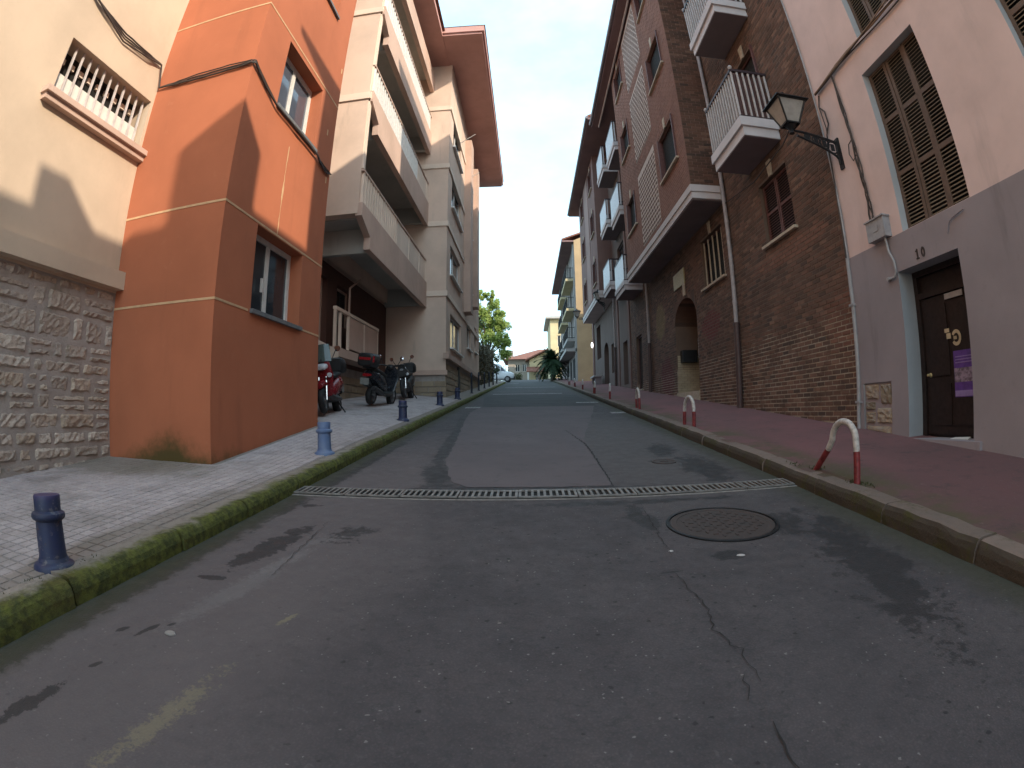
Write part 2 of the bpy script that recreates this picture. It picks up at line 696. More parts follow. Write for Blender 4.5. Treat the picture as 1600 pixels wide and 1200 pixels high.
M['door_wood'] = flat('dark stained door', (.022, .012, .010, 1), .5, var=.2)
M['wood'] = flat('brown door wood', (.16, .065, .03, 1), .5, var=.2)
M['iron'] = flat('black iron', (.02, .02, .022, 1), .5, .3)
M['rail'] = flat('dark rail paint', (.045, .025, .03, 1), .5)
M['white_rail'] = flat('off white baluster paint', (.56, .51, .49, 1), .5)
M['panel_white'] = flat('white balcony panel', (.60, .60, .61, 1), .4, var=.08)
M['pipe_white'] = flat('grey white plastic pipe', (.40, .345, .335, 1), .5)
M['pipe_brown'] = flat('brown cast iron pipe', (.085, .048, .043, 1), .55)
M['pipe_grey'] = flat('grey plastic pipe', (.36, .345, .345, 1), .5)
M['gutter'] = flat('gutter zinc', (.20, .175, .19, 1), .5, .2)
M['eave'] = plaster('purple brown eave paint', (.21, .135, .135, 1), stain=.2)
M['roof_tile'] = flat('red roof tile', (.24, .10, .07, 1), .85, var=.2, scale=3)
M['cable'] = flat('black cable sheath', (.055, .04, .033, 1), .6)
M['cable_tan'] = flat('tan cable sheath', (.30, .20, .13, 1), .6)
M['meter'] = flat('grey meter box plastic', (.36, .35, .36, 1), .5)
M['lamp_glass'] = flat('frosted lamp glass', (.42, .39, .35, 1), .35, var=.1)
M['plaque'] = flat('cream plaque', (.46, .38, .19, 1), .6)
M['numeral'] = flat('bronze numeral', (.05, .035, .03, 1), .4)
M['yellow_wall'] = plaster('ochre plaster', (.44, .325, .20, 1), stain=.2)
M['yellow_pale'] = plaster('pale yellow plaster', (.56, .47, .29, 1), stain=.15)
M['grey_house'] = plaster('grey plaster', (.27, .24, .225, 1), stain=.35)
M['grey_trim'] = plaster('pale grey trim', (.42, .40, .38, 1), stain=.3)
M['bench_white'] = flat('pale bench stone', (.46, .43, .42, 1), .7)


# street
def asphalt():
    t = NT('worn asphalt')
    xyz = t.sep()
    c = t.mix(t.ramp(t.noise(.55, 5, .6), .3, .7), (0.0864, 0.0739, 0.0770, 1), (0.1067, 0.0918, 0.0935, 1))
    c = t.mix(t.ramp(t.noise(2.6, 6, .7), .38, .68, 0, .75), c, (0.0635, 0.0560, 0.0594, 1))
    c = t.mix(t.ramp(t.noise(1.1, 6, .7), .52, .75, 0, .5), c, (0.1397, 0.1176, 0.1144, 1))
    # aggregate, pits and grit
    v = t.n('ShaderNodeTexVoronoi')
    v.inputs['Scale'].default_value = 85
    t.L(t.pos(), v.inputs['Vector'])
    agg = t.ramp(v.outputs['Distance'], .1, .6)
    c = t.mix(t.math('MULTIPLY', agg, .4), c, (.044, .044, .048, 1))
    c = t.mix(t.ramp(t.noise(24, 5, .75), .50, .66, 0, .55), c, (.045, .044, .047, 1))
    c = t.mix(t.ramp(t.noise(31, 5, .75), .56, .70, 0, .5), c, (.125, .120, .118, 1))
    for sc_, th_, col_ in ((17, .24, (.026, .026, .027, 1)), (31, .20, (.22, .21, .20, 1)), (9, .09, (.24, .22, .20, 1))):
        v2 = t.n('ShaderNodeTexVoronoi')
        v2.inputs['Scale'].default_value = sc_
        dv = t.n('ShaderNodeVectorMath', operation='ADD')
        nv = t.n('ShaderNodeTexNoise')
        nv.inputs['Scale'].default_value = 60
        t.L(t.pos(), nv.inputs['Vector'])
        sv = t.n('ShaderNodeVectorMath', operation='SCALE')
        sv.inputs['Scale'].default_value = .022
        t.L(nv.outputs['Color'], sv.inputs[0])
        t.L(t.pos(), dv.inputs[0])
        t.L(sv.outputs[0], dv.inputs[1])
        t.L(dv.outputs[0], v2.inputs['Vector'])
        keep = t.ramp(t.sep(v2.outputs['Color'])[0], .80, .84)
        c = t.mix(t.math('MULTIPLY', t.ramp(v2.outputs['Distance'], th_ * .5, th_, .8, 0), keep), c, col_)
    c = t.mix(t.math('MULTIPLY', t.blob(-1.6, 3.0, .75, 5.5, 0, 1.2, .5, t.noise(1.5, 4, .6)), .55), c, (0.1499, 0.1277, 0.1276, 1))
    c = t.mix(t.math('MULTIPLY', t.blob(1.3, 8.5, 1.3, 4.2, 0, .8, .5, t.noise(1.5, 4, .6)), .6), c, (.112, .102, .100, 1))
    # oily track down the middle and pale drag along the kerb
    nz = t.math('ADD', t.math('MULTIPLY', t.noise(5, 5, .7), .55), t.math('MULTIPLY', t.noise(17, 6, .75), .45))
    nb = t.noise(11, 4, .7)
    nd_ = t.math('ADD', t.math('MULTIPLY', t.noise(6, 5, .7), .5), t.math('MULTIPLY', t.noise(38, 4, .7), .5))
    dry = [(-1.52, 2.25, .42, .07, 1.40, 1.0, 2.4, .34), (-1.45, 2.75, .28, .04, 1.3, 1.0, 2.4, .35), (-1.35, 3.2, .22, .05, .9, 1.0, 2.4, .3)]
    for (x, y, a, b, an, ed, wb, k) in dry:
        c = t.mix(t.math('MULTIPLY', t.blob(x, y, a, b, an, ed, wb, nd_), k), c, (.19, .18, .18, 1))
    nb = t.math('ADD', t.math('MULTIPLY', t.noise(9, 4, .7), .45), t.math('MULTIPLY', t.noise(55, 4, .75), .55))
    yel = [(-1.19, 1.18, .24, .04, 1.45, 1.2, 5.0, .30), (-1.1, 2.03, .06, .015, 1.2, .8, 2.5, .4)]
    for (x, y, a, b, an, ed, wb, k) in yel:
        c = t.mix(t.math('MULTIPLY', t.blob(x, y, a, b, an, ed, wb, nb), k), c, (.30, .26, .14, 1))
    wet = None
    wets = [(-1.66, 3.0, .42, .10, 1.45, .16, .8), (-1.74, 2.37, .11, .035, .1, .2, .9), (-1.79, 1.65, .05, .018, 1.2, .2, .8), (-1.67, 1.72, .09, .016, 1.3, .2, .8), (-1.60, 1.79, .03, .015, 1.2, .2, .6),
            (-1.71, .98, .24, .045, 1.5, .2, .8), (-1.68, 1.33, .04, .016, 1.2, .2, .6), (-1.85, 4.03, .1, .05, .2, .5, 1.0), (-1.22, 3.36, .2, .11, 1.2, .8, 1.1),
            (.82, 3.72, .38, .10, 1.6, .6, 1.0), (1.18, 2.83, .1, .07, .3, .3, .9), (.76, 2.66, .07, .012, .1, .4, .7), (1.97, 2.55, .95, .20, 1.35, .5, .95), (1.75, 3.35, .3, .25, -.3, .9, 1.0),
            (-1.24, 8.0, 2.6, .10, 1.63, .5, .6), (-1.0, 5.5, .75, .16, 1.75, .5, .7), (-1.5, 11.5, 2.2, .10, 1.65, .6, .6), (.9, 4.2, .9, .07, 0, .7, .9), (-2.0, 6.0, 2.5, .08, 1.57, .8, .9),
            (1.95, 5.6, .7, .22, 1.5, .7, 1.0), (1.6, 6.03, .16, .12, 0, .3, 1.0), (1.8, 6.9, .5, .18, 1.4, .8, 1.0), (.28, 4.75, .9, .10, 0, .8, 1.0), (-.6, 4.75, .5, .12, 0, .8, 1.0), (-2.08, 3.0, .08, 3.6, 0, .9, .9)]
    for (x, y, a, b, an, ed, wb) in wets:
        q = t.blob(x, y, a, b, an, ed * .6, wb * 3.0, nz)
        wet = q if wet is None else t.math('MAXIMUM', wet, q)
    c = t.mix(t.math('MULTIPLY', wet, .78), c, (.026, .025, .026, 1))
    # green at the gutters
    e1 = t.ramp(t.math('ADD', xyz[0], t.math('MULTIPLY', t.math('SUBTRACT', nz, .5), .35)), XL + .05, XL + .28, .8, 0)
    e2 = t.ramp(t.math('ADD', xyz[0], t.math('MULTIPLY', t.math('SUBTRACT', nz, .5), .4)), XR - .40, XR - .03, 0, .75)
    c = t.mix(t.math('MAXIMUM', e1, e2), c, (.050, .050, .030, 1))
    h = t.math('ADD', t.math('MULTIPLY', v.outputs['Distance'], -.8), t.math('MULTIPLY', t.noise(220, 2), .6))
    t.bump(h, .45, .006)
    r = t.ramp(t.noise(9, 4), .3, .7, .74, .9)
    return t.done(c, t.math('SUBTRACT', r, t.math('MULTIPLY', wet, .12)), spec=.28)


M['asphalt'] = asphalt()
t = NT('patched asphalt')
c = t.mix(t.ramp(t.noise(1.2, 5, .6), .3, .7), (.112, .096, .100, 1), (.132, .112, .116, 1))
c = t.mix(t.ramp(t.noise(120, 2), .62, .75, 0, .5), c, (.18, .17, .16, 1))
c = t.mix(t.ramp(t.noise(7, 4), .55, .75, 0, .6), c, (.075, .07, .07, 1))
t.bump(t.noise(160, 3), .4, .005)
M['patch'] = t.done(c, .85, spec=.25)
t = NT('dark asphalt')
c = t.mix(t.ramp(t.noise(1.6, 5, .6), .3, .7), (.052, .052, .054, 1), (.070, .069, .071, 1))
t.bump(t.noise(160, 3), .4, .005)
M['patch_dark'] = t.done(c, .85, spec=.25)
M['crack'] = flat('crack', (.022, .021, .021, 1), .95)
t = NT('worn road paint')
c = t.mix(t.ramp(t.noise(14, 5, .7), .42, .62), (.34, .33, .32, 1), (.11, .105, .105, 1))
M['road_paint'] = t.done(c, .85)


def tile_mat():
    t = NT('pavement tile')
    ob = t.n('ShaderNodeObjectInfo').outputs['Random']
    isl = t.n('ShaderNodeNewGeometry').outputs['Random Per Island']
    r = t.math('FRACT', t.math('ADD', t.math('MULTIPLY', ob, 3.3), isl))
    c = t.mix(r, (0.3780, 0.3333, 0.3333, 1), (0.4500, 0.3955, 0.3898, 1))
    c = t.mix(t.ramp(t.noise(1.4, 5, .65), .45, .7, 0, .6), c, (.20, .18, .165, 1))
    c = t.mix(t.ramp(t.noise(22, 4, .7), .5, .8, 0, .5), c, (.15, .135, .125, 1))
    nz = t.noise(3, 5, .7)
    c = t.mix(t.math('MULTIPLY', t.blob(-4.6, 4.5, 1.25, .62, .12, .9, .7, nz), .62), c, (.135, .125, .085, 1))
    c = t.mix(t.math('MULTIPLY', t.blob(-2.5, 2.2, .16, 2.2, 0, .9, .9, nz), .6), c, (.15, .13, .10, 1))
    t.bump(t.noise(130, 3), .3, .004)
    return t.done(c, .88, spec=.25)


M['tile'] = tile_mat()
t = NT('tile joint grime')
c = t.mix(t.noise(4, 4), (0.1530, 0.1326, 0.1155, 1), (0.2520, 0.2125, 0.1837, 1))
M['joint'] = t.done(c, .95)
t = NT('grey concrete pavement')
c = t.mix(t.ramp(t.noise(.8, 5, .6), .3, .7), (.215, .205, .20, 1), (.26, .245, .235, 1))
c = t.mix(t.ramp(t.noise(6, 4, .7), .5, .75, 0, .5), c, (.16, .15, .145, 1))
t.bump(t.noise(110, 3), .3, .005)
M['concrete'] = t.done(c, .9)


def redpave():
    t = NT('worn red pavement')
    xyz = t.sep()
    c = t.mix(t.ramp(t.noise(.7, 5, .6), .3, .72), (0.2070, 0.0901, 0.0918, 1), (0.1546, 0.0806, 0.0799, 1))
    # near the camera the red coat is worn to brown
    q = t.math('ADD', xyz[1], t.math('MULTIPLY', t.math('SUBTRACT', t.noise(.6, 4, .6), .5), 6))
    c = t.mix(t.ramp(q, 3.0, 7.0, .65, 0), c, (0.1021, 0.0594, 0.0583, 1))
    c = t.mix(t.ramp(t.noise(5, 5, .7), .5, .75, 0, .55), c, (0.0897, 0.0530, 0.0518, 1))
    nz = t.noise(5, 5, .7)
    e2 = t.ramp(t.math('ADD', xyz[0], t.math('MULTIPLY', t.math('SUBTRACT', nz, .5), .9)), XR + .32, XR + .85, .85, 0)
    c = t.mix(t.math('MULTIPLY', e2, t.ramp(t.noise(1.3, 4, .7), .38, .6)), c, (.085, .078, .040, 1))
    c = t.mix(t.ramp(t.noise(2.1, 6, .75), .56, .68, 0, .6), c, (.062, .050, .047, 1))
    c = t.mix(t.ramp(t.noise(16, 5, .75), .58, .72, 0, .5), c, (.20, .155, .145, 1))
    c = t.mix(t.ramp(t.noise(130, 2), .68, .76, 0, .6), c, (.27, .22, .2, 1))
    t.bump(t.noise(120, 3), .35, .005)
    return t.done(c, .86, spec=.28)


M['redpave'] = redpave()


def kerb_mat(name, side):
    t = NT(name)
    ob = t.n('ShaderNodeObjectInfo').outputs['Random']
    base = t.mix(ob, (.27, .235, .205, 1), (.33, .285, .25, 1)) if side < 0 else t.mix(ob, (.18, .14, .118, 1), (.235, .18, .15, 1))
    c = t.mix(t.ramp(t.noise(9, 5, .7), .45, .75, 0, .7), base, (.14, .12, .10, 1))
    xyz = t.sep()
    nz = t.noise(7, 6, .75)
    nb = t.noise(2.2, 4, .7)
    nz = t.math('ADD', t.math('MULTIPLY', nz, .6), t.math('MULTIPLY', nb, .5))
    if side < 0:
        ed = t.ramp(t.math('ADD', xyz[0], t.math('MULTIPLY', t.math('SUBTRACT', nz, .55), .42)), XL - .16, XL - .04, 0, 1)
        green = t.mix(t.ramp(t.noise(16, 4, .7), .35, .65), (.046, .055, .013, 1), (.122, .135, .024, 1))
        green = t.mix(t.ramp(nb, .5, .7, 0, .5), green, (.095, .072, .022, 1))
        c = t.mix(t.math('MULTIPLY', ed, .93), c, green)
    else:
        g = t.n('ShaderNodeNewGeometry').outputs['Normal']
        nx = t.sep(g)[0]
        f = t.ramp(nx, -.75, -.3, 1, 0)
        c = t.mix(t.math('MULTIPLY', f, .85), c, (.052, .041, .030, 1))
        mo = t.ramp(t.math('ADD', nz, t.math('MULTIPLY', f, .06)), .60, .74, 0, .7)
        c = t.mix(mo, c, (.072, .070, .022, 1))
    t.bump(t.math('ADD', t.noise(35, 5, .75), t.math('MULTIPLY', t.noise(9, 3), .7)), .75, .02)
    return t.done(c, .95, spec=.15)


M['kerb_left'] = kerb_mat('mossy kerb stone', -1)
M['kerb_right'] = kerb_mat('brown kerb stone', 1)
t = NT('rusty cast iron')
c = t.mix(t.ramp(t.noise(11, 5, .7), .35, .7), (.070, .050, .044, 1), (.055, .046, .043, 1))
c = t.mix(t.ramp(t.noise(40, 3), .55, .75, 0, .5), c, (.105, .08, .07, 1))
t.bump(t.noise(70, 3), .4, .004)
M['manhole'] = t.done(c, .7, .25)
M['grate'] = flat('grey galvanised grate', (.24, .225, .21, 1), .65, .25, var=.2, scale=14)
M['concrete_rim'] = flat('pale concrete rim', (.30, .28, .26, 1), .9, var=.2, scale=12)
t = NT('blue bollard paint')
ob = t.n('ShaderNodeObjectInfo').outputs['Random']
c = t.mix(t.ramp(t.noise(7, 5, .65, vec=t.obj()), .35, .7), (.024, .034, .088, 1), (.036, .042, .072, 1))
c = t.mix(t.ramp(t.noise(22, 5, .75, vec=t.obj()), .56, .66, 0, .8), c, (.13, .125, .14, 1))
c = t.mix(t.ramp(t.noise(13, 5, .75, vec=t.obj()), .62, .70, 0, .8), c, (.09, .045, .025, 1))
z = t.sep(t.obj())[2]
c = t.mix(t.ramp(z, .36, .40, 0, .55), c, (.085, .055, .14, 1))
M['bollard'] = t.done(c, .5, spec=.4)
t = NT('faded blue bollard paint')
c = t.mix(t.ramp(t.noise(7, 5, .65, vec=t.obj()), .35, .7), (.10, .155, .29, 1), (.15, .20, .31, 1))
c = t.mix(t.ramp(t.noise(26, 4, .7, vec=t.obj()), .6, .75, 0, .7), c, (.2, .2, .23, 1))
M['bollard_faded'] = t.done(c, .5, spec=.4)
M['hoop_white'] = flat('chipped white paint', (.58, .53, .49, 1), .5, var=.2, scale=22)
M['hoop_red'] = flat('chipped red paint', (.235, .028, .030, 1), .5, var=.25, scale=18)
t = NT('ground far')
c = t.mix(t.noise(.05, 5), (.11, .11, .085, 1), (.17, .16, .13, 1))
M['terrain'] = t.done(c, .95)
# ================================================================== THE SETTING
def strip_sheet(name, mat, x0f, x1f, ys, zf, nx=6, parent=None, kind='structure'):
    b = MB()
    n = nx + 1
    for y in ys:
        for i in range(n):
            x = lerp(x0f(y), x1f(y), i / nx)
            b.v.append((x, y, zf(x, y)))
    for j in range(len(ys) - 1):
        for i in range(nx):
            a = j * n + i
            b.f.append((a, a + 1, a + 1 + n, a + n))
            b.m.append(0)
    o = b.build(name, mat, parent)
    if parent is None:
        o['kind'] = kind
    return o


def frange(a, b, s):
    out = []
    while a < b - 1e-6:
        out.append(a)
        a += s
    return out + [b]


road = strip_sheet('road', M['asphalt'], lambda y: XL - .06, lambda y: XR + .06, frange(-30, 20, .5) + frange(21, 170, 1.0), lambda x, y: rz(y), 6)
ground = strip_sheet('ground', M['terrain'], lambda y: -500, lambda y: 500, frange(-80, 200, 4) + frange(220, 1500, 80), lambda x, y: rz(y) - .35, 4)
pl = strip_sheet('pavement_left', M['joint'], lambda y: -7.6, lambda y: XL - .1, frange(-30, 49, .5), lambda x, y: gl(x, y) - .006, 10)
pr = strip_sheet('pavement_right', M['redpave'], lambda y: XR + .1, lambda y: 6.0, frange(-30, 72, .5), gr, 4)
# side street on the left where the van stands
strip_sheet('side_street', M['concrete'], lambda y: -40, lambda y: XL, frange(49, 62, 1), lambda x, y: rz(y) + .01, 4)
strip_sheet('forecourt', M['concrete'], lambda y: -30, lambda y: 30, frange(84, 130, 4), lambda x, y: rz(y) + .02, 4)
# sheets on the road -------------------------------------------------
def sheet(name, pts, mat, lift=.004, parent=road):
    """ragged flat patch; pts = outline (x, y)"""
    b = MB()
    out = []
    for k, p in enumerate(pts):
        q = pts[(k + 1) % len(pts)]
        L = math.hypot(q[0] - p[0], q[1] - p[1])
        n = max(1, min(14, int(L / .12)))
        for i in range(n):
            t_ = i / n
            j = .018 if 0 < i else 0
            out.append((p[0] + (q[0] - p[0]) * t_ + rnd.uniform(-j, j), p[1] + (q[1] - p[1]) * t_ + rnd.uniform(-j, j)))
    # triangulated strip fan around the centre line
    me_pts = [(x, y, rz(y) + lift) for x, y in out]
    b.face(me_pts)
    return b.build(name, mat, parent)


sheet('asphalt_patch', [(-.6, 4.86), (-.76, 5.06), (-.89, 5.54), (-1.04, 6.35), (-1.17, 8.12), (-1.48, 12.0), (-1.59, 13.9), (-1.5, 15.9), (2.0, 15.9), (1.6, 13), (.86, 8.2), (.82, 6.46), (.8, 5.43), (.78, 4.84)], M['patch'], .004)
sheet('asphalt_patch', [(-1.44, 16.1), (-2.1, 24.0), (2.1, 23.0), (2.1, 16.1)], M['patch_dark'], .005)
sheet('asphalt_patch', [(-2.1, 29.5), (-2.1, 52.0), (2.2, 52.0), (2.2, 29.5)], M['patch_dark'], .005)
for (x0, x1, y0, y1) in [(-1.75, 1.6, 24.6, 25.1), (1.6, 2.35, 17.3, 17.75), (-1.95, -1.5, 15.5, 16.0), (2.08, 2.46, 12.9, 13.3), (-1.9, -.9, 46.0, 46.6), (-1.6, 1.8, 34.5, 34.9)]:
    sheet('road_marking', [(x0, y0), (x1, y0), (x1, y1), (x0, y1)], M['road_paint'], .009)


def crack(pts, wd):
    b = MB()
    P = []
    for k in range(len(pts) - 1):
        p, q = pts[k], pts[k + 1]
        n = max(2, int(math.hypot(q[0] - p[0], q[1] - p[1]) / .035))
        for i in range(n):
            t_ = i / n
            P.append((p[0] + (q[0] - p[0]) * t_ + rnd.uniform(-.012, .012), p[1] + (q[1] - p[1]) * t_))
    P.append(pts[-1])
    n = len(P)
    for k, (x, y) in enumerate(P):
        wv = wd * (.35 + .65 * math.sin(pi * (k + .3) / n)) * rnd.uniform(.4, 1.3)
        b.v += [(x - wv, y, rz(y) + .007), (x + wv, y, rz(y) + .007)]
        if k:
            a = 2 * k - 2
            b.f.append((a, a + 1, a + 3, a + 2))
            b.m.append(0)
    b.build('crack', M['crack'], road)


crack([(.78, 2.65), (.79, 2.42), (.81, 2.34), (.8, 2.09), (.77, 1.97), (.8, 1.82), (.83, 1.78), (.81, 1.69), (.81, 1.54)], .0035)
crack([(.77, 1.6), (.745, 1.52), (.72, 1.44)], .003)
crack([(.76, 1.3), (.74, 1.18), (.74, 1.06)], .0035)
crack([(.66, 9.5), (.83, 7.6), (.82, 6.46), (.8, 5.43), (.78, 4.8)], .012)
crack([(.9, 4.1), (.86, 3.4), (.83, 2.9)], .003)
crack([(-1.5, 3.6), (-1.45, 2.9), (-1.42, 2.5)], .003)
# kerbs --------------------------------------------------------------
def kerb(side, name, mat, n_from, n_to, lab):
    root = bpy.data.objects.new(name, None)
    COL.objects.link(root)
    root['kind'] = 'structure'
    y = n_from
    while y < n_to:
        L = rnd.uniform(.92, 1.12) if side > 0 else rnd.uniform(.85, 1.05)
        b = MB()
        hj = rnd.uniform(-.008, .008)
        xj = rnd.uniform(-.008, .008)
        rings = []
        near = y < 14
        nn = 6 if near else 2
        for i in range(nn):
            yy = y + (L - .012) * i / (nn - 1) + (.006 if i == 0 else 0)
            wob = (rnd.uniform(-.007, .007) if near else 0)
            xs = XL if side < 0 else XR
            s = side
            g = rz(yy)
            H_ = .142 + hj + wob
            prof = [(0, -.05), (.0 + wob, .07), (.012 + wob, H_ - .035), (.035, H_ - .008), (.06, H_), (.20, H_ + .003), (.22, H_ - .004), (.22, -.05)]
            rings.append([(xs + s * (p[0] + xj), yy, g + p[1]) for p in (prof if s > 0 else prof[::-1])])
        b.loft(rings)
        b.build('kerb_stone', mat, root, smooth=False, fix=True)
        y += L
    return root


kerb(-1, 'kerb_left', M['kerb_left'], -3, 49, 'l')
kerb(1, 'kerb_right', M['kerb_right'], -3, 70, 'r')

# pavement tiles on the left ------------------------------------------
TS = .2
def tile_pts(cxx, cyy, zf, b):
    g, p = .008, TS / 2
    for i in range(2):
        for j in range(2):
            x0, y0 = cxx - p + i * p + g / 2, cyy - p + j * p + g / 2
            x1, y1 = x0 + p - g, y0 + p - g
            e = .004
            lo = [(x0, y0), (x1, y0), (x1, y1), (x0, y1)]
            hi = [(x0 + e, y0 + e), (x1 - e, y0 + e), (x1 - e, y1 - e), (x0 + e, y1 - e)]
            b.hexa([(a, c_, zf(a, c_) - .010) for a, c_ in lo] + [(a, c_, zf(a, c_) + .001) for a, c_ in hi], 0, skip=(0,))


cells = []
x = XL - .23 - TS / 2
while x > -5.25:
    y = -.4
    while y < 17.5:
        if not (x < -3.45 and y > 4.95 and y < 8.1):
            cells.append((x, y))
        y += TS
    x -= TS
cells.sort(key=lambda c: (c[0]) ** 2 + (c[1] + .2) ** 2 if c[1] > .6 else 99 + c[0] ** 2)
tb = MB()
tile_pts(0, 0, lambda a, b_: 0, tb)
tme = tb.mesh('paving_tile', M['tile'])
ang = math.atan(GR)
for (x, y) in cells[:300]:
    link('paving_tile', tme, pl, loc=(x, y, gl(x, y) + rnd.uniform(-.0025, .0025)), rot=(ang + rnd.uniform(-.006, .006), rnd.uniform(-.006, .006) + .006, rnd.uniform(-.004, .004)))
tb = MB()
for (x, y) in cells[300:]:
    j = rnd.uniform(-.002, .002)
    tile_pts(x, y, lambda a, b_: gl(a, b_) + j, tb)
tag(tb.build('paving_tiles', M['tile'], pl), kind='stuff')

# channel drain ---------------------------------------------------------
DY = 4.53
dr = thing('channel_drain', 'grated steel drain channel running straight across the street', 'drain', (0, DY, rz(DY)))
b = MB()
b.box(XL, XR, DY - .165, DY - .135, rz(DY) - .1, rz(DY) - .006)
b.box(XL, XR, DY + .135, DY + .19, rz(DY) - .1, rz(DY) + .022)
b.build('rim', M['concrete_rim'], dr)
b = MB()
b.hexa([(XL, DY - .136, rz(DY - .136) - .05), (XR, DY - .136, rz(DY - .136) - .05), (XR, DY + .136, rz(DY + .136) - .05), (XL, DY + .136, rz(DY + .136) - .05),
        (XL, DY - .136, rz(DY - .136) + .004), (XR, DY - .136, rz(DY - .136) + .004), (XR, DY + .136, rz(DY + .136) + .004), (XL, DY + .136, rz(DY + .136) + .004)])
b.build('channel', M['dark'], dr)  # near-black slab over the road, painting in the dark of the slots
nsec = 9
for k in range(nsec):
    b = MB()
    a0 = XL + (XR - XL) * k / nsec + .005
    a1 = XL + (XR - XL) * (k + 1) / nsec - .005
    zt = rz(DY) + .022 + rnd.uniform(-.003, .003)
    sl_ = GR
    def zb(y): return zt + sl_ * (y - DY)
    for (q0, q1) in ((-.132, -.108), (.108, .132)):
        b.hexa([(a0, DY + q0, zb(DY + q0) - .012), (a1, DY + q0, zb(DY + q0) - .012), (a1, DY + q1, zb(DY + q1) - .012), (a0, DY + q1, zb(DY + q1) - .012),
                (a0, DY + q0, zb(DY + q0)), (a1, DY + q0, zb(DY + q0)), (a1, DY + q1, zb(DY + q1)), (a0, DY + q1, zb(DY + q1))])
    nb_ = 9
    for i in range(nb_ + 1):
        xx = a0 + (a1 - a0 - .022) * i / nb_
        b.hexa([(xx, DY - .108, zb(DY - .108) - .012), (xx + .022, DY - .108, zb(DY - .108) - .012), (xx + .022, DY + .108, zb(DY + .108) - .012), (xx, DY + .108, zb(DY + .108) - .012),
                (xx, DY - .108, zb(DY - .108)), (xx + .022, DY - .108, zb(DY - .108)), (xx + .022, DY + .108, zb(DY + .108)), (xx, DY + .108, zb(DY + .108))])
    b.build('grate', M['grate'], dr)

# manhole ---------------------------------------------------------------
MX, MY, MR = 1.37, 3.46, .385
mh = thing('manhole_cover', 'round rusty iron manhole cover in the road before the drain', 'manhole cover', (MX, MY, rz(MY) + .004))
mh.rotation_euler = (ang, 0, 0)
b = MB()
b.lathe([(MR + .03, -.03), (MR + .03, .006), (MR + .008, .008), (MR + .006, -.004), (MR + .006, -.03)], 48, cap=False)
link('frame', b.mesh('frame', M['iron']), mh, loc=(0, 0, 0))
b = MB()
b.lathe([(MR, -.03), (MR, .002), (MR - .01, .006), (MR - .045, .006), (MR - .05, .001), (.02, .001)], 48)
for i in range(-7, 8):
    for j in range(-7, 8):
        px_, py_ = i * .046, j * .046
        if (i + j) % 2 == 0 and math.hypot(px_, py_) < MR - .075:
            b.box(px_ - .019, px_ + .019, py_ - .007, py_ + .007, .0, .0055) if i % 2 else b.box(px_ - .007, px_ + .007, py_ - .019, py_ + .019, .0, .0055)
link('cover', b.mesh('cover', M['manhole']), mh, loc=(0, 0, 0))
# small road plate
mp = thing('valve_cover', 'small dark valve plate sunk in the road beyond the drain', 'valve cover', (1.6, 6.0, rz(6.0) + .004))
mp.rotation_euler = (ang, 0, 0)
b = MB()
b.lathe([(.15, -.02), (.15, .004), (.135, .006), (.13, .001), (.01, .001)], 24)
b.box(-.05, .05, -.008, .008, 0, .006)
link('plate', b.mesh('plate', M['manhole']), mp, loc=(0, 0, 0))
# flattened litter on the road
for k, (x, y, r_, lab, cat_, mt) in enumerate([(-1.55, 1.71, .028, 'flat pale stone lying among the damp marks on the road', 'stone', 'concrete_rim'), (1.24, 2.81, .022, 'white flattened lid on a damp mark below the manhole', 'litter', 'bench_white'), (.85, 2.98, .013, 'tiny white scrap left of the manhole on the asphalt', 'litter', 'bench_white')]):
    b = MB()
    n = 11
    rr = [r_ * rnd.uniform(.75, 1.15) for _ in range(n)]
    ring = lambda s_, h_: [(x + rr[i] * s_ * 1.25 * math.cos(2 * pi * i / n), y + rr[i] * s_ * .8 * math.sin(2 * pi * i / n), rz(y) + h_) for i in range(n)]
    b.loft([ring(1, .001), ring(.95, .006), ring(.6, .009)])
    tag(b.build('road_stone' if k == 0 else 'scrap', M[mt]), lab, cat_)

# bollards ----------------------------------------------------------------
def make_bollard(mat):
    o = thing('bollard', '', 'bollard', group='low blue bollards along the mossy kerb')
    b = MB()
    b.lathe([(.128, -.02), (.128, .018), (.120, .03), (.098, .04), (.088, .06)], 28)
    link('base_flange', b.mesh('base_flange', mat, True), o, loc=(0, 0, 0))
    b = MB()
    b.lathe([(.088, .05), (.084, .08), (.080, .27)], 28)
    link('shaft', b.mesh('shaft', mat, True), o, loc=(0, 0, 0))
    b = MB()
    b.lathe([(.080, .255), (.100, .27), (.104, .283), (.100, .297), (.082, .31)], 28)
    link('collar', b.mesh('collar', mat, True), o, loc=(0, 0, 0))
    b = MB()
    b.lathe([(.080, .30), (.081, .385), (.077, .393), (.03, .396)], 28)
    link('cap', b.mesh('cap', mat, True), o, loc=(0, 0, 0))
    return o


BL = [(-2.475, 1.80, 'dark blue iron bollard nearest the camera, left foreground'), (-2.47, 5.88, 'faded pale blue bollard beside the orange building corner'),
      (-2.47, 9.88, 'dark blue bollard third from the camera, beyond the pale one'), (-2.5, 14.3, 'dark blue bollard fourth from the camera on the left pavement'), (-2.47, 17.7, 'small dark blue bollard fifth from the camera by the stone corner')]
pa, pb = make_bollard(M['bollard']), make_bollard(M['bollard_faded'])
first = {0: True, 1: True}
for k, (x, y, lab) in enumerate(BL):
    s = pb if k == 1 else pa
    o = s if first[k == 1] else copy_tree(s)
    first[k == 1] = False
    o.location = (x, y, gl(x, y) - .01)
    o.rotation_euler = (rnd.uniform(-.03, .03), rnd.uniform(-.03, .03), rnd.uniform(0, 6))
    o['label'] = lab
M['post_blue'] = flat('dark slate post paint', (.032, .038, .055, 1), .5)
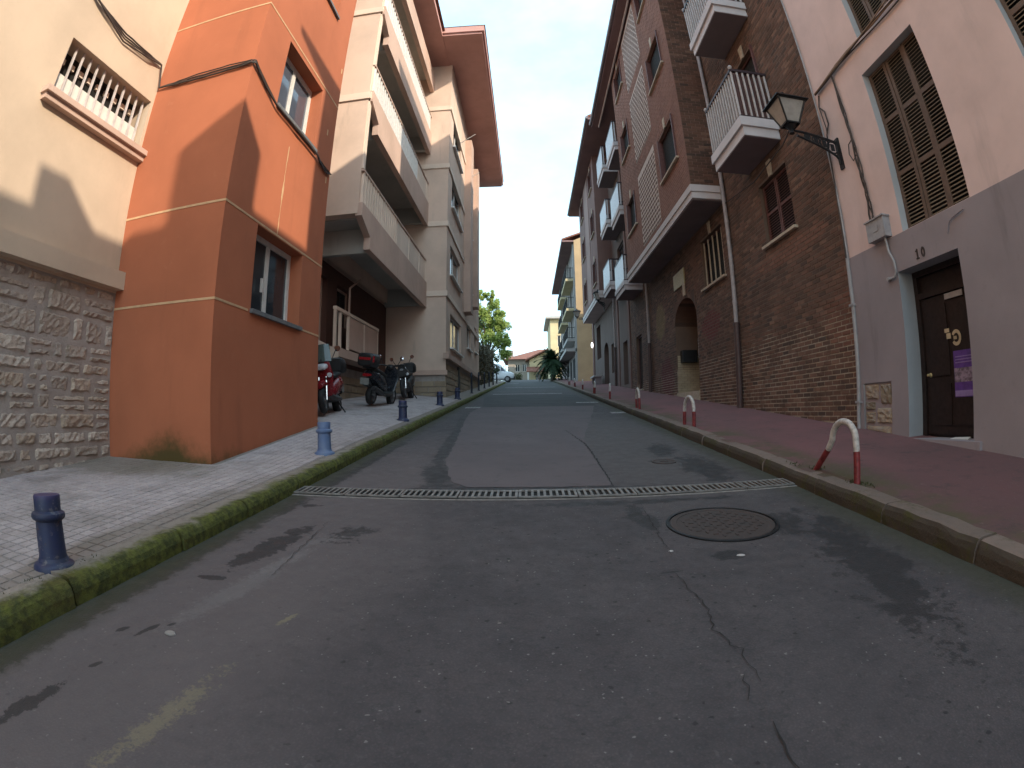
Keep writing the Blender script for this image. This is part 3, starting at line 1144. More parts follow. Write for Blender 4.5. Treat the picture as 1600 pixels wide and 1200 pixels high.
# slim posts further on
for k, (x, y) in enumerate([(-2.5, 22.4), (-2.5, 25.6), (-2.5, 28.9), (-2.5, 32.4), (-2.5, 36.0), (-2.5, 40.0)]):
    o = thing('street_post', ['slim dark blue post, nearest of the row before the hedge', 'slim dark post second in the row before the hedge', 'slim dark post third in the row before the hedge', 'slim dark post fourth in the row before the hedge', 'slim dark post fifth in the row, before the van', 'slim dark post farthest in the row before the van'][k], 'post', (x, y, gl(x, y) - .01), group='slim posts before the hedge')
    b = MB()
    b.lathe([(.075, -.02), (.075, .02), (.05, .04)], 14)
    link('base_flange', b.mesh('base_flange', M['post_blue'], True), o, loc=(0, 0, 0))
    b = MB()
    b.lathe([(.045, .0), (.042, .72), (.055, .74), (.055, .78), (.042, .80), (.042, .90), (.02, .92)], 14)
    link('shaft', b.mesh('shaft', M['post_blue'], True), o, loc=(0, 0, 0))

# red and white hoops -------------------------------------------------------
def hoop(x, y, lab, bent=False):
    o = thing('hoop_barrier', lab, 'hoop barrier', (x, y, gr(x, y) - .01), group='red and white hoops along the right kerb')
    # runs along y; in the bent one the far foot kicks out
    w_, h_, r_ = .20, .50, .030
    pts = []
    nar = 12
    if bent:
        pts = [(0, -.38, -.03), (0, -.37, .14), (.0, -.355, .30)]
        for i in range(nar + 1):
            t_ = pi * i / nar
            pts.append((0, -.16 - .19 * math.cos(t_), .33 + .165 * math.sin(t_)))
        pts += [(0, .10, .24), (0, .24, .11), (0, .38, -.03)]
    else:
        pts = [(0, -w_, -.03), (0, -w_, .16), (0, -w_ * .98, h_ - w_)]
        for i in range(1, nar):
            t_ = pi * i / nar
            pts.append((0, -w_ * .97 * math.cos(t_), h_ - w_ + w_ * math.sin(t_)))
        pts += [(0, w_ * .98, h_ - w_), (0, w_, .16), (0, w_, -.03)]
    P = [Vector(p) for p in pts]
    # split in red legs and white arch at z = .22
    def dense():
        out = []
        for a, c_ in zip(P, P[1:]):
            for i in range(6):
                out.append(a.lerp(c_, i / 6))
        return out + [P[-1]]
    D = dense()
    zc = .235
    i0 = next(i for i, p in enumerate(D) if p.z > zc)
    i1 = len(D) - next(i for i, p in enumerate(reversed(D)) if p.z > zc)
    for nm, seg, mt, rr in (('leg', D[:i0 + 1], 'hoop_red', r_), ('arch', D[i0:i1], 'hoop_white', r_ * .99), ('leg', D[i1 - 1:], 'hoop_red', r_)):
        b = MB()
        b.tube(seg, rr, 12)
        link(nm, b.mesh(nm, M[mt], True), o, loc=(0, 0, 0))
    return o


hoop(2.72, 4.06, 'bent red and white hoop nearest the camera, right foreground', True)
HL_ = ['second nearest red and white hoop, before the arched porch', 'third red and white hoop standing at the kerb joint', 'fourth red and white hoop from the camera', 'fifth red and white hoop from the camera', 'sixth red and white hoop from the camera', 'seventh small red and white hoop from the camera', 'eighth small red and white hoop from the camera']
for y, lab in zip([8.44, 12.6, 17.1, 21.2, 25.8, 30.1, 34.4], HL_):
    o = hoop(2.70, y, lab)
    o.rotation_euler = (rnd.uniform(-.05, .05), rnd.uniform(-.05, .05), rnd.uniform(-.2, .2))
# ================================================================== RIGHT SIDE
XW = 4.95
FW = FR(XW)


def slat_leaf(b, F, u0, u1, z0, z1, d, rows, m0=0, m1=1, fr=.05, pitch=.05, th=.03, tilt=.022):
    """louvred leaf: stiles, rails and tilted slats"""
    fbox(b, F, u0, u0 + fr, z0, z1, d, d + th, m0)
    fbox(b, F, u1 - fr, u1, z0, z1, d, d + th, m0)
    H_ = (z1 - z0)
    for k in range(rows + 1):
        zc = z0 + H_ * k / rows
        a, c_ = max(z0, zc - fr * .6), min(z1, zc + fr * .6)
        fbox(b, F, u0 + fr, u1 - fr, a, c_, d + .002, d + th - .002, m0)
    z = z0 + fr
    while z < z1 - fr:
        b.hexa([F(u0 + fr, z, d + .004), F(u1 - fr, z, d + .004), F(u1 - fr, z + tilt, d + th), F(u0 + fr, z + tilt, d + th),
                F(u0 + fr, z + .010, d + .004), F(u1 - fr, z + .010, d + .004), F(u1 - fr, z + tilt + .010, d + th), F(u0 + fr, z + tilt + .010, d + th)], m1)
        z += pitch


def simple_window(F, u0, u1, z0, z1, d, parent, frame='white_paint', glass='glass', panes=2, fr=.06, sill=None, sillo=.06):
    b = MB()
    fbox(b, F, u0, u0 + fr, z0, z1, d - .05, d)
    fbox(b, F, u1 - fr, u1, z0, z1, d - .05, d)
    fbox(b, F, u0 + fr, u1 - fr, z0, z0 + fr, d - .05, d)
    fbox(b, F, u0 + fr, u1 - fr, z1 - fr, z1, d - .05, d)
    for k in range(1, panes):
        uc = lerp(u0, u1, k / panes)
        fbox(b, F, uc - fr * .6, uc + fr * .6, z0 + fr, z1 - fr, d - .045, d - .002)
    wn_ = b.build('window', M[frame], parent)
    for k in range(panes):
        b = MB()
        fbox(b, F, lerp(u0, u1, k / panes) + fr * .4, lerp(u0, u1, (k + 1) / panes) - fr * .4, z0 + fr * .5, z1 - fr * .5, d - .02, d - .008)
        b.build('pane', M[glass], wn_)
    if sill:
        b = MB()
        fbox(b, F, u0 - .06, u1 + .06, z0 - .06, z0, -sillo, d - .052)
        b.build('sill', M[sill], wn_)
    return wn_


def shell(parent, mat, roofmat, x0, x1, y0, y1, z0, zt, ridge, name='wall', eave_x=None, skipfront=True, oy0=0.0, oy1=0.0, front_neg=True):
    """side and back walls and a pitched roof whose ridge runs along y"""
    b = MB()
    xf, xb = (x0, x1) if front_neg else (x1, x0)
    for y in (y0, y1):
        b.face([(x0, y, z0), (x1, y, z0), (x1, y, zt), ((x0 + x1) / 2, y, zt + ridge * .93), (x0, y, zt)])
    b.face([(xb, y0, z0), (xb, y1, z0), (xb, y1, zt), (xb, y0, zt)])
    b.build(name, mat, parent)
    b = MB()
    ex = xf if eave_x is None else eave_x
    xm = (x0 + x1) / 2
    k = ridge / abs(xm - ex)
    th = .14
    for (xa, xc) in ((ex, xm), (xb + (.4 if front_neg else -.4), xm)):
        za = zt + .02
        b.hexa([(xa, y0 - oy0, za), (xc, y0 - oy0, za + ridge), (xc, y1 + oy1, za + ridge), (xa, y1 + oy1, za),
                (xa, y0 - oy0, za + th), (xc, y0 - oy0, za + ridge + th), (xc, y1 + oy1, za + ridge + th), (xa, y1 + oy1, za + th)])
    b.build('roof', roofmat, parent, fix=True)


# ---- low house behind the camera (its roof line shades the left side) -----
hb = thing('terraced_house', 'low plastered house behind the camera on the right', 'house', (XW, -6, rz(-6)))
b = MB()
ops = [(-3.0, -1.8, -.1, 2.2), (-6.6, -5.4, .2, 2.2), (-9.5, -8.3, .2, 2.2), (-3.0, -1.9, 3.6, 5.6), (-6.6, -5.5, 3.6, 5.6), (-9.5, -8.4, 3.6, 5.6)]
fwall(b, FW, -14, .6, -2, 9.0, ops, .2)
b.build('wall', M['pink'], hb)
for o_ in ops:
    simple_window(FW, o_[0], o_[1], o_[2], o_[3], .2, hb, 'olive_shutter')
shell(hb, M['pink'], M['roof_tile'], XW, 12.5, -14, .6, -2, 9.0, 1.6, eave_x=XW - .05)
b = MB()
b.box(XW + .0, XW + .8, -2.58, -1.82, 8.6, 10.54)
b.build('chimney', M['cream'], hb)
b = MB()
b.box(XW - .02, XW + 1.1, -14, -3.05, 9.0, 9.86)
b.box(XW - .02, XW + .7, -4.85, -4.35, 9.86, 10.35)
b.build('parapet', M['pink'], hb)

# ---- number 10 --------------------------------------------------------------
h10 = thing('plastered_house', 'pinkish cream house numbered 10 with grey plinth and tall louvred shutters', 'house', (XW, 3.6, rz(3.6)))
Y0, Y1 = .6, 6.65
wins = [(3.88, 5.22, 3.30, 5.78, .17), (1.10, 2.45, 3.30, 5.78, .17), (3.88, 5.02, 6.36, 8.85, .17), (1.25, 2.40, 6.36, 8.85, .17), (3.88, 5.02, 9.5, 11.6, .17), (1.25, 2.40, 9.5, 11.6, .17)]
b = MB()
fwall(b, FW, Y0, Y1, 3.0, 12.5, wins, .17, 0, 1)
b.build('wall', [M['pink'], M['jamb']], h10)
b = MB()
FP = FR(XW - .014)
door_op = (4.24, 5.45, .62, 2.80, .34)
fwall(b, FP, Y0, Y1, -.6, 3.29, [door_op, (5.82, 6.5, .62, 1.38, .05)], .3, 0, 1)
b.face([FP(Y0, 3.29), FP(Y1, 3.29), FW(Y1, 3.29), FW(Y0, 3.29)])
b.build('plinth', [M['grey_plinth'], M['door_jamb']], h10)
shell(h10, M['pink'], M['roof_tile'], XW, 13, Y0, Y1, -.6, 12.5, 2.0, eave_x=XW - .15, oy0=1.25)
# shutters
for (u0, u1, z0, z1, d) in wins:
    n = 3
    for k in range(n):
        b = MB()
        a0, a1 = lerp(u0, u1, k / n) + .004, lerp(u0, u1, (k + 1) / n) - .004
        slat_leaf(b, FW, a0, a1, z0 + .01, z1 - .01, d - .05 + (.012 if k == 1 else 0), 3, fr=.055, pitch=.052)
        b.build('shutter', [M['olive_shutter'], M['olive_slat']], h10)
    b = MB()
    fbox(b, FW, u0, u1, z0, z1, d - .004, d + .01)
    b.build('shutter_backing', M['dark'], h10)
# door leaf with panels
b = MB()
D0 = .30
fbox(b, FP, 4.24, 5.45, .62, 2.8, D0 + .035, D0 + .04)
fbox(b, FP, 4.24, 4.32, .62, 2.8, D0 - .03, D0 + .03)
fbox(b, FP, 5.37, 5.45, .62, 2.8, D0 - .03, D0 + .03)
fbox(b, FP, 4.32, 5.37, 2.42, 2.5, D0 - .03, D0 + .03)
fbox(b, FP, 4.32, 5.37, 2.72, 2.8, D0 - .03, D0 + .03)
dl = b.build('door', M['door_wood'], h10)
b = MB()
fbox(b, FP, 4.33, 5.36, .66, 2.41, D0, D0 + .034)
for (a0, a1, c0, c1) in ((4.44, 4.82, .78, 1.3), (4.88, 5.26, .78, 1.3), (4.44, 4.82, 1.4, 2.3), (4.88, 5.26, 1.4, 2.3)):
    fbox(b, FP, a0, a1, c0, c1, D0 - .018, D0 + .001)
b.build('panel', M['door_wood'], dl)
b = MB()
b.lathe([(.018, 0), (.018, .05), (.03, .06), (.03, .075)], 12, FP(5.27, 1.42, D0 - .08), axis='x')
b.build('knob', M['plaque'], dl)
b = MB()
fbox(b, FP, 4.52, 4.86, 2.33, 2.40, D0 - .03, D0 - .019)
b.build('letter_slot', M['meter'], dl)
b = MB()
fbox(b, FP, 4.1, 5.6, .35, .625, -.05, .33)
b.build('door_step', M['grey_plinth'], h10)
# poster and sticker on the door
po = thing('poster', 'purple paper poster with a pale landscape picture on the dark door', 'poster', FP(4.62, 1.38, D0 - .03))
b = MB()
fbox(b, FP, 4.44, 4.80, 1.12, 1.68, D0 - .024, D0 - .021)
b.build('sheet', flat('purple poster print', (.13, .06, .30, 1), .5, var=.15), po)
b = MB()
fbox(b, FP, 4.445, 4.795, 1.30, 1.47, D0 - .027, D0 - .0245)
b.build('picture', flat('pale poster picture', (.34, .27, .36, 1), .5, var=.35, scale=22), po)
b = MB()
for k in range(3):
    fbox(b, FP, 4.47, 4.77, 1.60 - k * .035, 1.612 - k * .035, D0 - .027, D0 - .0245)
fbox(b, FP, 4.445, 4.795, 1.13, 1.20, D0 - .027, D0 - .0245)
build_each(b, 'print', flat('pale purple print', (.30, .22, .48, 1), .5), po)
st = thing('door_sticker', 'cream curled letter sticker above the purple poster on the door', 'sticker', FP(4.8, 1.85, D0 - .03))
b = MB()
cu, cz_ = 4.72, 1.84
n = 20
for i in range(n):
    t0, t1 = .5 + 5.2 * i / n, .5 + 5.2 * (i + 1) / n
    for (r0, r1) in ((.05, .09),):
        b.face([FP(cu + r0 * math.cos(t0), cz_ + r0 * math.sin(t0) * 1.1, D0 - .023), FP(cu + r1 * math.cos(t0), cz_ + r1 * math.sin(t0) * 1.1, D0 - .023), FP(cu + r1 * math.cos(t1), cz_ + r1 * math.sin(t1) * 1.1, D0 - .023), FP(cu + r0 * math.cos(t1), cz_ + r0 * math.sin(t1) * 1.1, D0 - .023)])
fbox(b, FP, cu - .01, cu + .05, cz_ - .02, cz_ + .02, D0 - .025, D0 - .022)
fbox(b, FP, 4.82, 4.90, 1.84, 1.91, D0 - .025, D0 - .022)
fbox(b, FP, 4.84, 4.93, 1.92, 1.97, D0 - .025, D0 - .022)
b.build('letter', flat('cream sticker', (.55, .46, .30, 1), .5), st)
fl = thing('leaflet', 'white folded leaflet left on the step of the dark door', 'leaflet', FP(4.65, .63, .2))
b = MB()
b.hexa([FP(4.45, .627, .12), FP(4.75, .627, .10), FP(4.73, .629, .19), FP(4.46, .629, .20), FP(4.45, .631, .12), FP(4.75, .632, .10), FP(4.73, .645, .19), FP(4.46, .655, .20)])
b.build('paper', M['white_paint'], fl)
# numerals 10
nm = thing('house_number', 'dark metal numerals 10 above the door', 'house number', FP(4.92, 2.93))
b = MB()
fbox(b, FP, 4.975, 4.995, 2.86, 2.99, -.012, .0)
fbox(b, FP, 4.955, 5.015, 2.86, 2.872, -.012, .0)
b.hexa([FP(4.995, 2.985, 0), FP(5.018, 2.962, 0), FP(5.012, 2.955, 0), FP(4.992, 2.972, 0), FP(4.995, 2.985, -.011), FP(5.018, 2.962, -.011), FP(5.012, 2.955, -.011), FP(4.992, 2.972, -.011)])
b.build('numeral', M['numeral'], nm)
b = MB()
n = 20
for i in range(n):
    t0, t1 = 2 * pi * i / n, 2 * pi * (i + 1) / n
    P_ = lambda r_, tt, d: FP(4.87 + .036 * r_ * math.cos(tt), 2.925 + .065 * (r_ if r_ == 1 else r_ * 1.12) * math.sin(tt), d)
    b.hexa([P_(.52, t0, 0), P_(1, t0, 0), P_(1, t1, 0), P_(.52, t1, 0), P_(.52, t0, -.012), P_(1, t0, -.012), P_(1, t1, -.012), P_(.52, t1, -.012)])
b.build('numeral', M['numeral'], nm, fix=True)
# meter box with conduit
mbx = thing('meter_box', 'grey plastic junction box on the wall left of number 10', 'meter box', FW(5.67, 3.45))
b = MB()
fbox(b, FW, 5.46, 5.88, 3.31, 3.60, -.13, 0)
b.build('housing', M['meter'], mbx)
b = MB()
fbox(b, FW, 5.44, 5.90, 3.595, 3.615, -.15, 0)
fbox(b, FW, 5.6, 5.72, 3.42, 3.50, -.136, -.13)
b.build('lid', M['pipe_grey'], mbx)
b = MB()
b.tube([FW(5.55, 3.32, -.07), FW(5.53, 3.1, -.06), FW(5.46, 2.95, -.05), FW(5.45, 2.80, -.045), FW(5.5, 2.74, -.045), FW(5.62, 2.74, -.045)], .018, 8)
b.lathe([(.03, -.07), (.03, -.02)], 10, FW(5.64, 2.74, 0), axis='x')
b.build('conduit', M['pipe_grey'], mbx, smooth=True)
M['stone_tan'] = M['stone'].copy()
for nd_ in M['stone_tan'].node_tree.nodes:
    if nd_.type == 'MIX' and tuple(round(v, 3) for v in nd_.inputs[7].default_value)[:3] == (.62, .54, .46):
        nd_.inputs[6].default_value = (.20, .155, .105, 1)
        nd_.inputs[7].default_value = (.30, .235, .16, 1)
# exposed stone at the foot of the wall
b = MB()
b.box(XW + .012, XW + .04, 5.81, 6.51, .6, 1.385)
b.build('plaster_hole', M['grey_plinth'], h10)
rs4 = random.Random(2)
for (u0, u1, z0, z1) in [(5.83, 6.49, .60, .78), (5.83, 6.22, .79, 1.04), (6.23, 6.49, .79, .98), (6.23, 6.49, .99, 1.12), (5.83, 6.12, 1.05, 1.375), (6.13, 6.49, 1.13, 1.375)]:
    b = MB()
    g = 7
    for j in range(g + 1):
        for i in range(g + 1):
            ed = i in (0, g) or j in (0, g)
            b.v.append(FW(lerp(u0 + .004, u1 - .004, i / g) + (0 if ed else rs4.uniform(-.012, .012)), lerp(z0 + .003, z1 - .003, j / g), .028 if ed else -.004 - rs4.uniform(0, .022)))
    for j in range(g):
        for i in range(g):
            q = j * (g + 1) + i
            b.f.append((q, q + 1, q + g + 2, q + g + 1))
            b.m.append(0)
    b.build('stone', M['stone_tan'], h10)
# grey down pipe on the boundary to the brick house
dp = thing('drain_pipe', 'thin grey pipe running down between the brick and plaster houses', 'pipe', FW(6.6, .6))
b = MB()
b.tube([FW(6.60, 8.9, -.03), FW(6.60, 5.1, -.03), FW(6.585, 4.0, -.03), FW(6.60, 3.2, -.035), FW(6.60, 1.4, -.035), FW(6.62, .9, -.04), FW(6.60, .55, -.04)], [.014, .014, .02, .033, .033, .03, .03], 10)
b.build('tube', M['pipe_grey'], dp, smooth=True)
b = MB()
for z in (2.55, 1.1):
    fbox(b, FW, 6.55, 6.655, z, z + .035, -.08, .0)
build_each(b, 'clip', M['pipe_grey'], dp)
# cables on number 10
cb = thing('cable_bundle', 'black cable bundle stapled along the pinkish house above its window', 'cable', FW(5, 6.25))
b = MB()
for k in range(4):
    P_ = []
    for i in range(15):
        t_ = i / 14
        y = lerp(1.0, 6.5, t_)
        P_.append(FW(y, 6.24 + .035 * math.sin(t_ * 9 + k) + .03 * k * (1 - t_) - .02 + .05 * math.sin(pi * ((t_ * 3) % 1)) * (k % 2), -.03 - .012 * k))
    b.tube(P_, .012 + .004 * (k == 1), 6, k % 2)
b.build('wire', [M['cable'], M['cable_tan']], cb, smooth=True)
cb = thing('cable_bundle', 'twisted black cables dropping beside the lamp bracket to the junction box', 'cable', FW(5.85, 5))
b = MB()
for k in range(3):
    P_ = []
    for i in range(18):
        t_ = i / 17
        z = lerp(6.2, 3.6, t_)
        P_.append(FW(lerp(5.92, 5.80, t_) + .035 * math.sin(t_ * 17 + 2 * k) * (.4 + t_), z, -.025 - .01 * k))
    b.tube(P_, .010 + .003 * k, 6)
P_ = [FW(5.86, 5.0, -.03), FW(5.98, 4.95, -.04), FW(6.02, 4.8, -.04), FW(5.95, 4.66, -.04), FW(5.86, 4.72, -.03)]
b.tube(P_, .009, 6)
b.build('wire', M['cable'], cb, smooth=True)
cb = thing('cable_bundle', 'black cable loop hanging at the edge of the brick house', 'cable', FW(6.5, 5.6))
b = MB()
P_ = [FW(6.45, 6.15, -.02), FW(6.52, 5.95, -.03), FW(6.4, 5.8, -.03), FW(6.38, 5.55, -.03), FW(6.5, 5.4, -.03), FW(6.56, 5.1, -.03), FW(6.6, 4.2, -.045), FW(6.585, 3.3, -.07)]
b.tube(P_, .014, 6)
P_ = [FW(6.52, 5.95, -.03), FW(6.5, 5.75, -.03), FW(6.47, 5.5, -.03), FW(6.55, 5.2, -.03)]
b.tube(P_, .010, 6)
b.build('wire', M['cable'], cb, smooth=True)
b = MB()
b.tube([FP(4.35, 3.0, -.02), FP(4.3, 3.12, -.02), FP(4.22, 3.16, -.02), FP(4.0, 3.2, -.02)], .010, 6)
tag(b.build('wall_conduit', M['grey_plinth'], None, smooth=True), 'short bent grey conduit on the plinth above the dark door', 'conduit')

# ---- wall lamp -------------------------------------------------------------------
def wall_lamp(x, y, z, lab, big=1.0, arm=.86):
    o = thing('wall_lamp', lab, 'wall lamp', (x, y, z), group='iron lanterns on wall brackets')
    s = big
    # bracket: plate, curved arm and scroll (arm runs to -x)
    b = MB()
    b.box(-.03, .0, -.05, .05, -.28, .26)
    b.box(-.05, -.0, -.03, .03, -.20, .20)
    link('wall_plate', b.mesh('wall_plate', M['iron']), o, loc=(0, 0, 0))
    b = MB()
    top = [(-arm * t_, 0, .18 + .10 * math.sin(t_ * pi * .5)) for t_ in [i / 10 for i in range(11)]]
    low = [(-arm * t_, 0, -.16 + .38 * (t_ ** .6)) for t_ in [i / 10 for i in range(10)]]
    b.tube(top, .022, 8)
    b.tube(low, .02, 8)
    for t_ in (.15, .32, .5, .68):
        r_ = .12 * (1 - t_ * .85)
        zc = (.18 + .10 * math.sin(t_ * pi * .5) - .16 + .38 * t_ ** .6) / 2
        b.tube([(-arm * t_ + r_ * math.cos(a), 0, zc + r_ * math.sin(a)) for a in [2 * pi * i / 10 for i in range(11)]], .014, 6, cap=False)
        b.box(-arm * t_ - .035, -arm * t_ + .035, -.006, .006, zc - .06, zc + .06)
    link('bracket', b.mesh('bracket', M['iron'], True), o, loc=(0, 0, 0))
    cx_, z0 = -arm, .28
    b = MB()
    b.lathe([(.045, z0 - .06), (.03, z0), (.06, z0 + .05), (.09, z0 + .07), (.10, z0 + .09)], 12, (cx_, 0, 0))
    link('lamp_base', b.mesh('lamp_base', M['iron'], True), o, loc=(0, 0, 0))
    zb, zt_ = z0 + .09, z0 + .47
    rb, rt = .11 * s, .24 * s
    def sq(r_, z_): return [(cx_ + r_, r_, z_), (cx_ - r_, r_, z_), (cx_ - r_, -r_, z_), (cx_ + r_, -r_, z_)]
    b = MB()
    for k in range(4):
        a, c_ = Vector(sq(rb, zb)[k]), Vector(sq(rt, zt_)[k])
        b.bar(a, c_, .013, .013)
        b.bar(Vector(sq(rb, zb)[k]), Vector(sq(rb, zb)[(k + 1) % 4]), .014, .014)
        b.bar(Vector(sq(rt, zt_)[k]), Vector(sq(rt, zt_)[(k + 1) % 4]), .02, .014)
    link('lantern_frame', b.mesh('lantern_frame', M['iron']), o, loc=(0, 0, 0))
    b = MB()
    b.loft([sq(rb - .006, zb), sq(rt - .008, zt_)], cap=False)
    link('lantern_glass', b.mesh('lantern_glass', M['lamp_glass']), o, loc=(0, 0, 0))
    b = MB()
    b.loft([sq(rt + .05, zt_), sq(rt + .045, zt_ + .02), sq(.09, zt_ + .14), sq(.06, zt_ + .15)])
    b.lathe([(.05, zt_ + .15), (.055, zt_ + .19), (.02, zt_ + .21), (.03, zt_ + .235), (.005, zt_ + .26)], 10, (cx_, 0, 0))
    link('lantern_roof', b.mesh('lantern_roof', M['iron']), o, loc=(0, 0, 0))
    return o


wall_lamp(XW, 6.30, 4.96, 'black iron lantern on a scrolled bracket beside number 10')
wl = wall_lamp(XW, 37.6, 7.7, 'small far lantern on a bracket by the white lit sign', arm=1.3)
wall_lamp(4.1 + .3, 28.8, 7.05, 'lantern hanging under the far white edged bay', arm=.35)
# thin wire that runs to the lamp from the brick house
b = MB()
P_ = [(4.40, 6.5, 5.72), (4.55, 7.4, 5.62), (4.75, 9.2, 5.70), (4.88, 11.3, 6.05)]
b.tube(P_, .012, 6)
tag(b.build('lamp_wire', M['cable'], None), 'black wire strung from the lantern bracket under the balcony', 'cable')

# ================================================================== BRICK HOUSE
bh = thing('brick_house', 'brown brick house with white balconies, a jutting bay and an arched porch', 'house', (XW, 15, rz(15)))
BY0, BY1, BZT = 6.65, 24.2, 16.1
bops = [(8.12, 9.42, 4.35, 5.67, .16), (11.85, 13.5, 4.38, 5.75, .16), (14.35, 16.65, 1.45, 4.55, 1.0),
        (8.30, 9.40, 6.62, 8.75, .16), (8.30, 9.40, 9.87, 12.0, .16), (8.30, 9.40, 13.1, 15.2, .16),
        (21.6, 23.2, 6.8, 8.9, .16), (21.6, 23.2, 10.2, 12.2, .16), (21.6, 23.2, 13.4, 15.4, .16), (21.9, 23.1, 2.0, 4.4, .16), (18.3, 18.31, 2, 2.01, .01)][:10]
b = MB()
fwall(b, FW, BY0, BY1, .0, BZT, bops, .16, 0, 0)
b.build('wall', M['mortar'], bh)
cells_ = brick_cells(BY0 + .01, BY1, .25, BZT, g=.016, ops=[o_[:2] + o_[2:4] for o_ in bops] + [(11.38, 20.0, 6.2, 17)], base=lambda u: gr(XW, u) + .02)
# keep the arch free: spandrel bricks are cut by the arch below
def in_arch(c_):
    return False
lay_bricks(FW, cells_, M['brick'], bh, 300, .25, .083, .016, proud=.004)
shell(bh, M['mortar_bay'], M['roof_tile'], XW, 13, BY0, BY1, .0, BZT, 2.4, eave_x=3.62)
b = MB()
b.box(3.62, XW, BY0, BY1, BZT - .12, BZT)
b.build('soffit', M['eave'], bh)
b = MB()
b.tube([(3.56, BY0, BZT + .02), (3.56, BY1 - .1, BZT + .02)], .085, 10)
b.build('gutter', M['gutter'], bh, smooth=True)
b = MB()
b.box(3.95, 4.0, 11.3, BY1 - .2, BZT - .24, BZT - .12)
b.build('eave_moulding', M['white_trim'], bh)

# windows of the brick house
def red_window(F, u0, u1, z0, z1, d, parent, mode='closed', key=True):
    b = MB()
    fr = .06
    fbox(b, F, u0, u0 + fr, z0, z1, d - .06, d)
    fbox(b, F, u1 - fr, u1, z0, z1, d - .06, d)
    fbox(b, F, u0 + fr, u1 - fr, z1 - fr, z1, d - .06, d)
    fbox(b, F, u0 + fr, u1 - fr, z0, z0 + fr, d - .06, d)
    w_ = b.build('window', M['red_dark'], parent)
    b = MB()
    fbox(b, F, u0 + fr * .5, u1 - fr * .5, z0 + fr * .5, z1 - fr * .5, d - .02, d - .008)
    b.build('pane', M['glass' if mode in ('plain',) else 'dark'], w_)  # dark sheet paints the unlit room behind, except on plain windows
    um = (u0 + u1) / 2
    if mode == 'closed':
        for (a0, a1) in ((u0 + .05, um - .01), (um + .01, u1 - .05)):
            b = MB()
            slat_leaf(b, F, a0, a1, z0 + .03, z1 - .03, d - .09, 2, fr=.05, pitch=.055)
            b.build('shutter', [M['red_shutter'], M['red_shutter']], w_)
    elif mode == 'bars':
        b = MB()
        for k in range(5):
            u = lerp(u0 + .12, u1 - .12, k / 4)
            fbox(b, F, u - .018, u + .018, z0 + .05, z1 - .05, d - .12, d - .09)
        build_each(b, 'bar', M['cream_stone'], w_)
    elif mode == 'open':
        for (a, s_) in ((u0, 1), (u1, -1)):
            b = MB()
            # a leaf folded out of the opening, hinged on the wall face
            fbox(b, F, a - (0 if s_ > 0 else .05), a + (.05 if s_ > 0 else 0), z0 + .003, z1 - .003, -.055, d - .062)
            b.build('shutter', M['red_shutter'], w_)
    b = MB()
    fbox(b, F, u0 - .08, u1 + .08, z0 - .055, z0, -.09, d - .062)
    b.build('sill', M['cream_stone'], w_)
    if key:
        b = MB()
        b.hexa([F(um - .07, z1 - .0, -.03), F(um + .07, z1 - .0, -.03), F(um + .07, z1 - .0, .02), F(um - .07, z1 - .0, .02),
                F(um - .10, z1 + .34, -.03), F(um + .10, z1 + .34, -.03), F(um + .10, z1 + .34, .02), F(um - .10, z1 + .34, .02)])
        b.build('keystone', M['cream_stone'], w_, fix=True)
    return w_


red_window(FW, 8.12, 9.42, 4.35, 5.67, .16, bh, 'closed')
red_window(FW, 11.85, 13.5, 4.38, 5.75, .16, bh, 'bars')
for z0, z1 in ((6.62, 8.75), (9.87, 12.0), (13.1, 15.2)):
    red_window(FW, 8.30, 9.40, z0, z1, .16, bh, 'open')
for z0, z1 in ((6.8, 8.9), (10.2, 12.2), (13.4, 15.4)):
    red_window(FW, 21.6, 23.2, z0, z1, .16, bh, 'plain', False)
red_window(FW, 21.9, 23.1, 2.0, 4.4, .16, bh, 'plain', False)
# arched porch
b = MB()
ua, ub, zsp, zap = 14.35, 16.65, 3.85, 4.55
um = (ua + ub) / 2
n = 16
arc = []
for i in range(n + 1):
    t_ = pi * i / n
    arc.append((um - (ub - ua) / 2 * math.cos(t_), zsp + (zap - zsp) * math.sin(t_)))
for i in range(n):
    (u0, z0), (u1, z1) = arc[i], arc[i + 1]
    b.face([FW(u0, z0, -.012), FW(u1, z1, -.012), FW(u1, zap + .02, -.012), FW(u0, zap + .02, -.012)])
    b.face([FW(u0, z0, -.012), FW(u0, z0, 1.0), FW(u1, z1, 1.0), FW(u1, z1, -.012)])
b.build('arch', M['brick'], bh)
b = MB()
fbox(b, FW, ua - .02, ub + .02, 1.0, 1.62, -.03, 1.0)
b.build('porch_step', M['cream_stone'], bh)
b = MB()
fbox(b, FW, ua, ub, 1.62, 4.55, .98, 1.02)
pd = b.build('porch_door', M['wood'], bh)
b = MB()
for u in (14.5, 15.25, 16.0):
    fbox(b, FW, u, u + .5, 1.75, 3.6, .955, .985)
b.build('panel', M['door_wood'], pd)
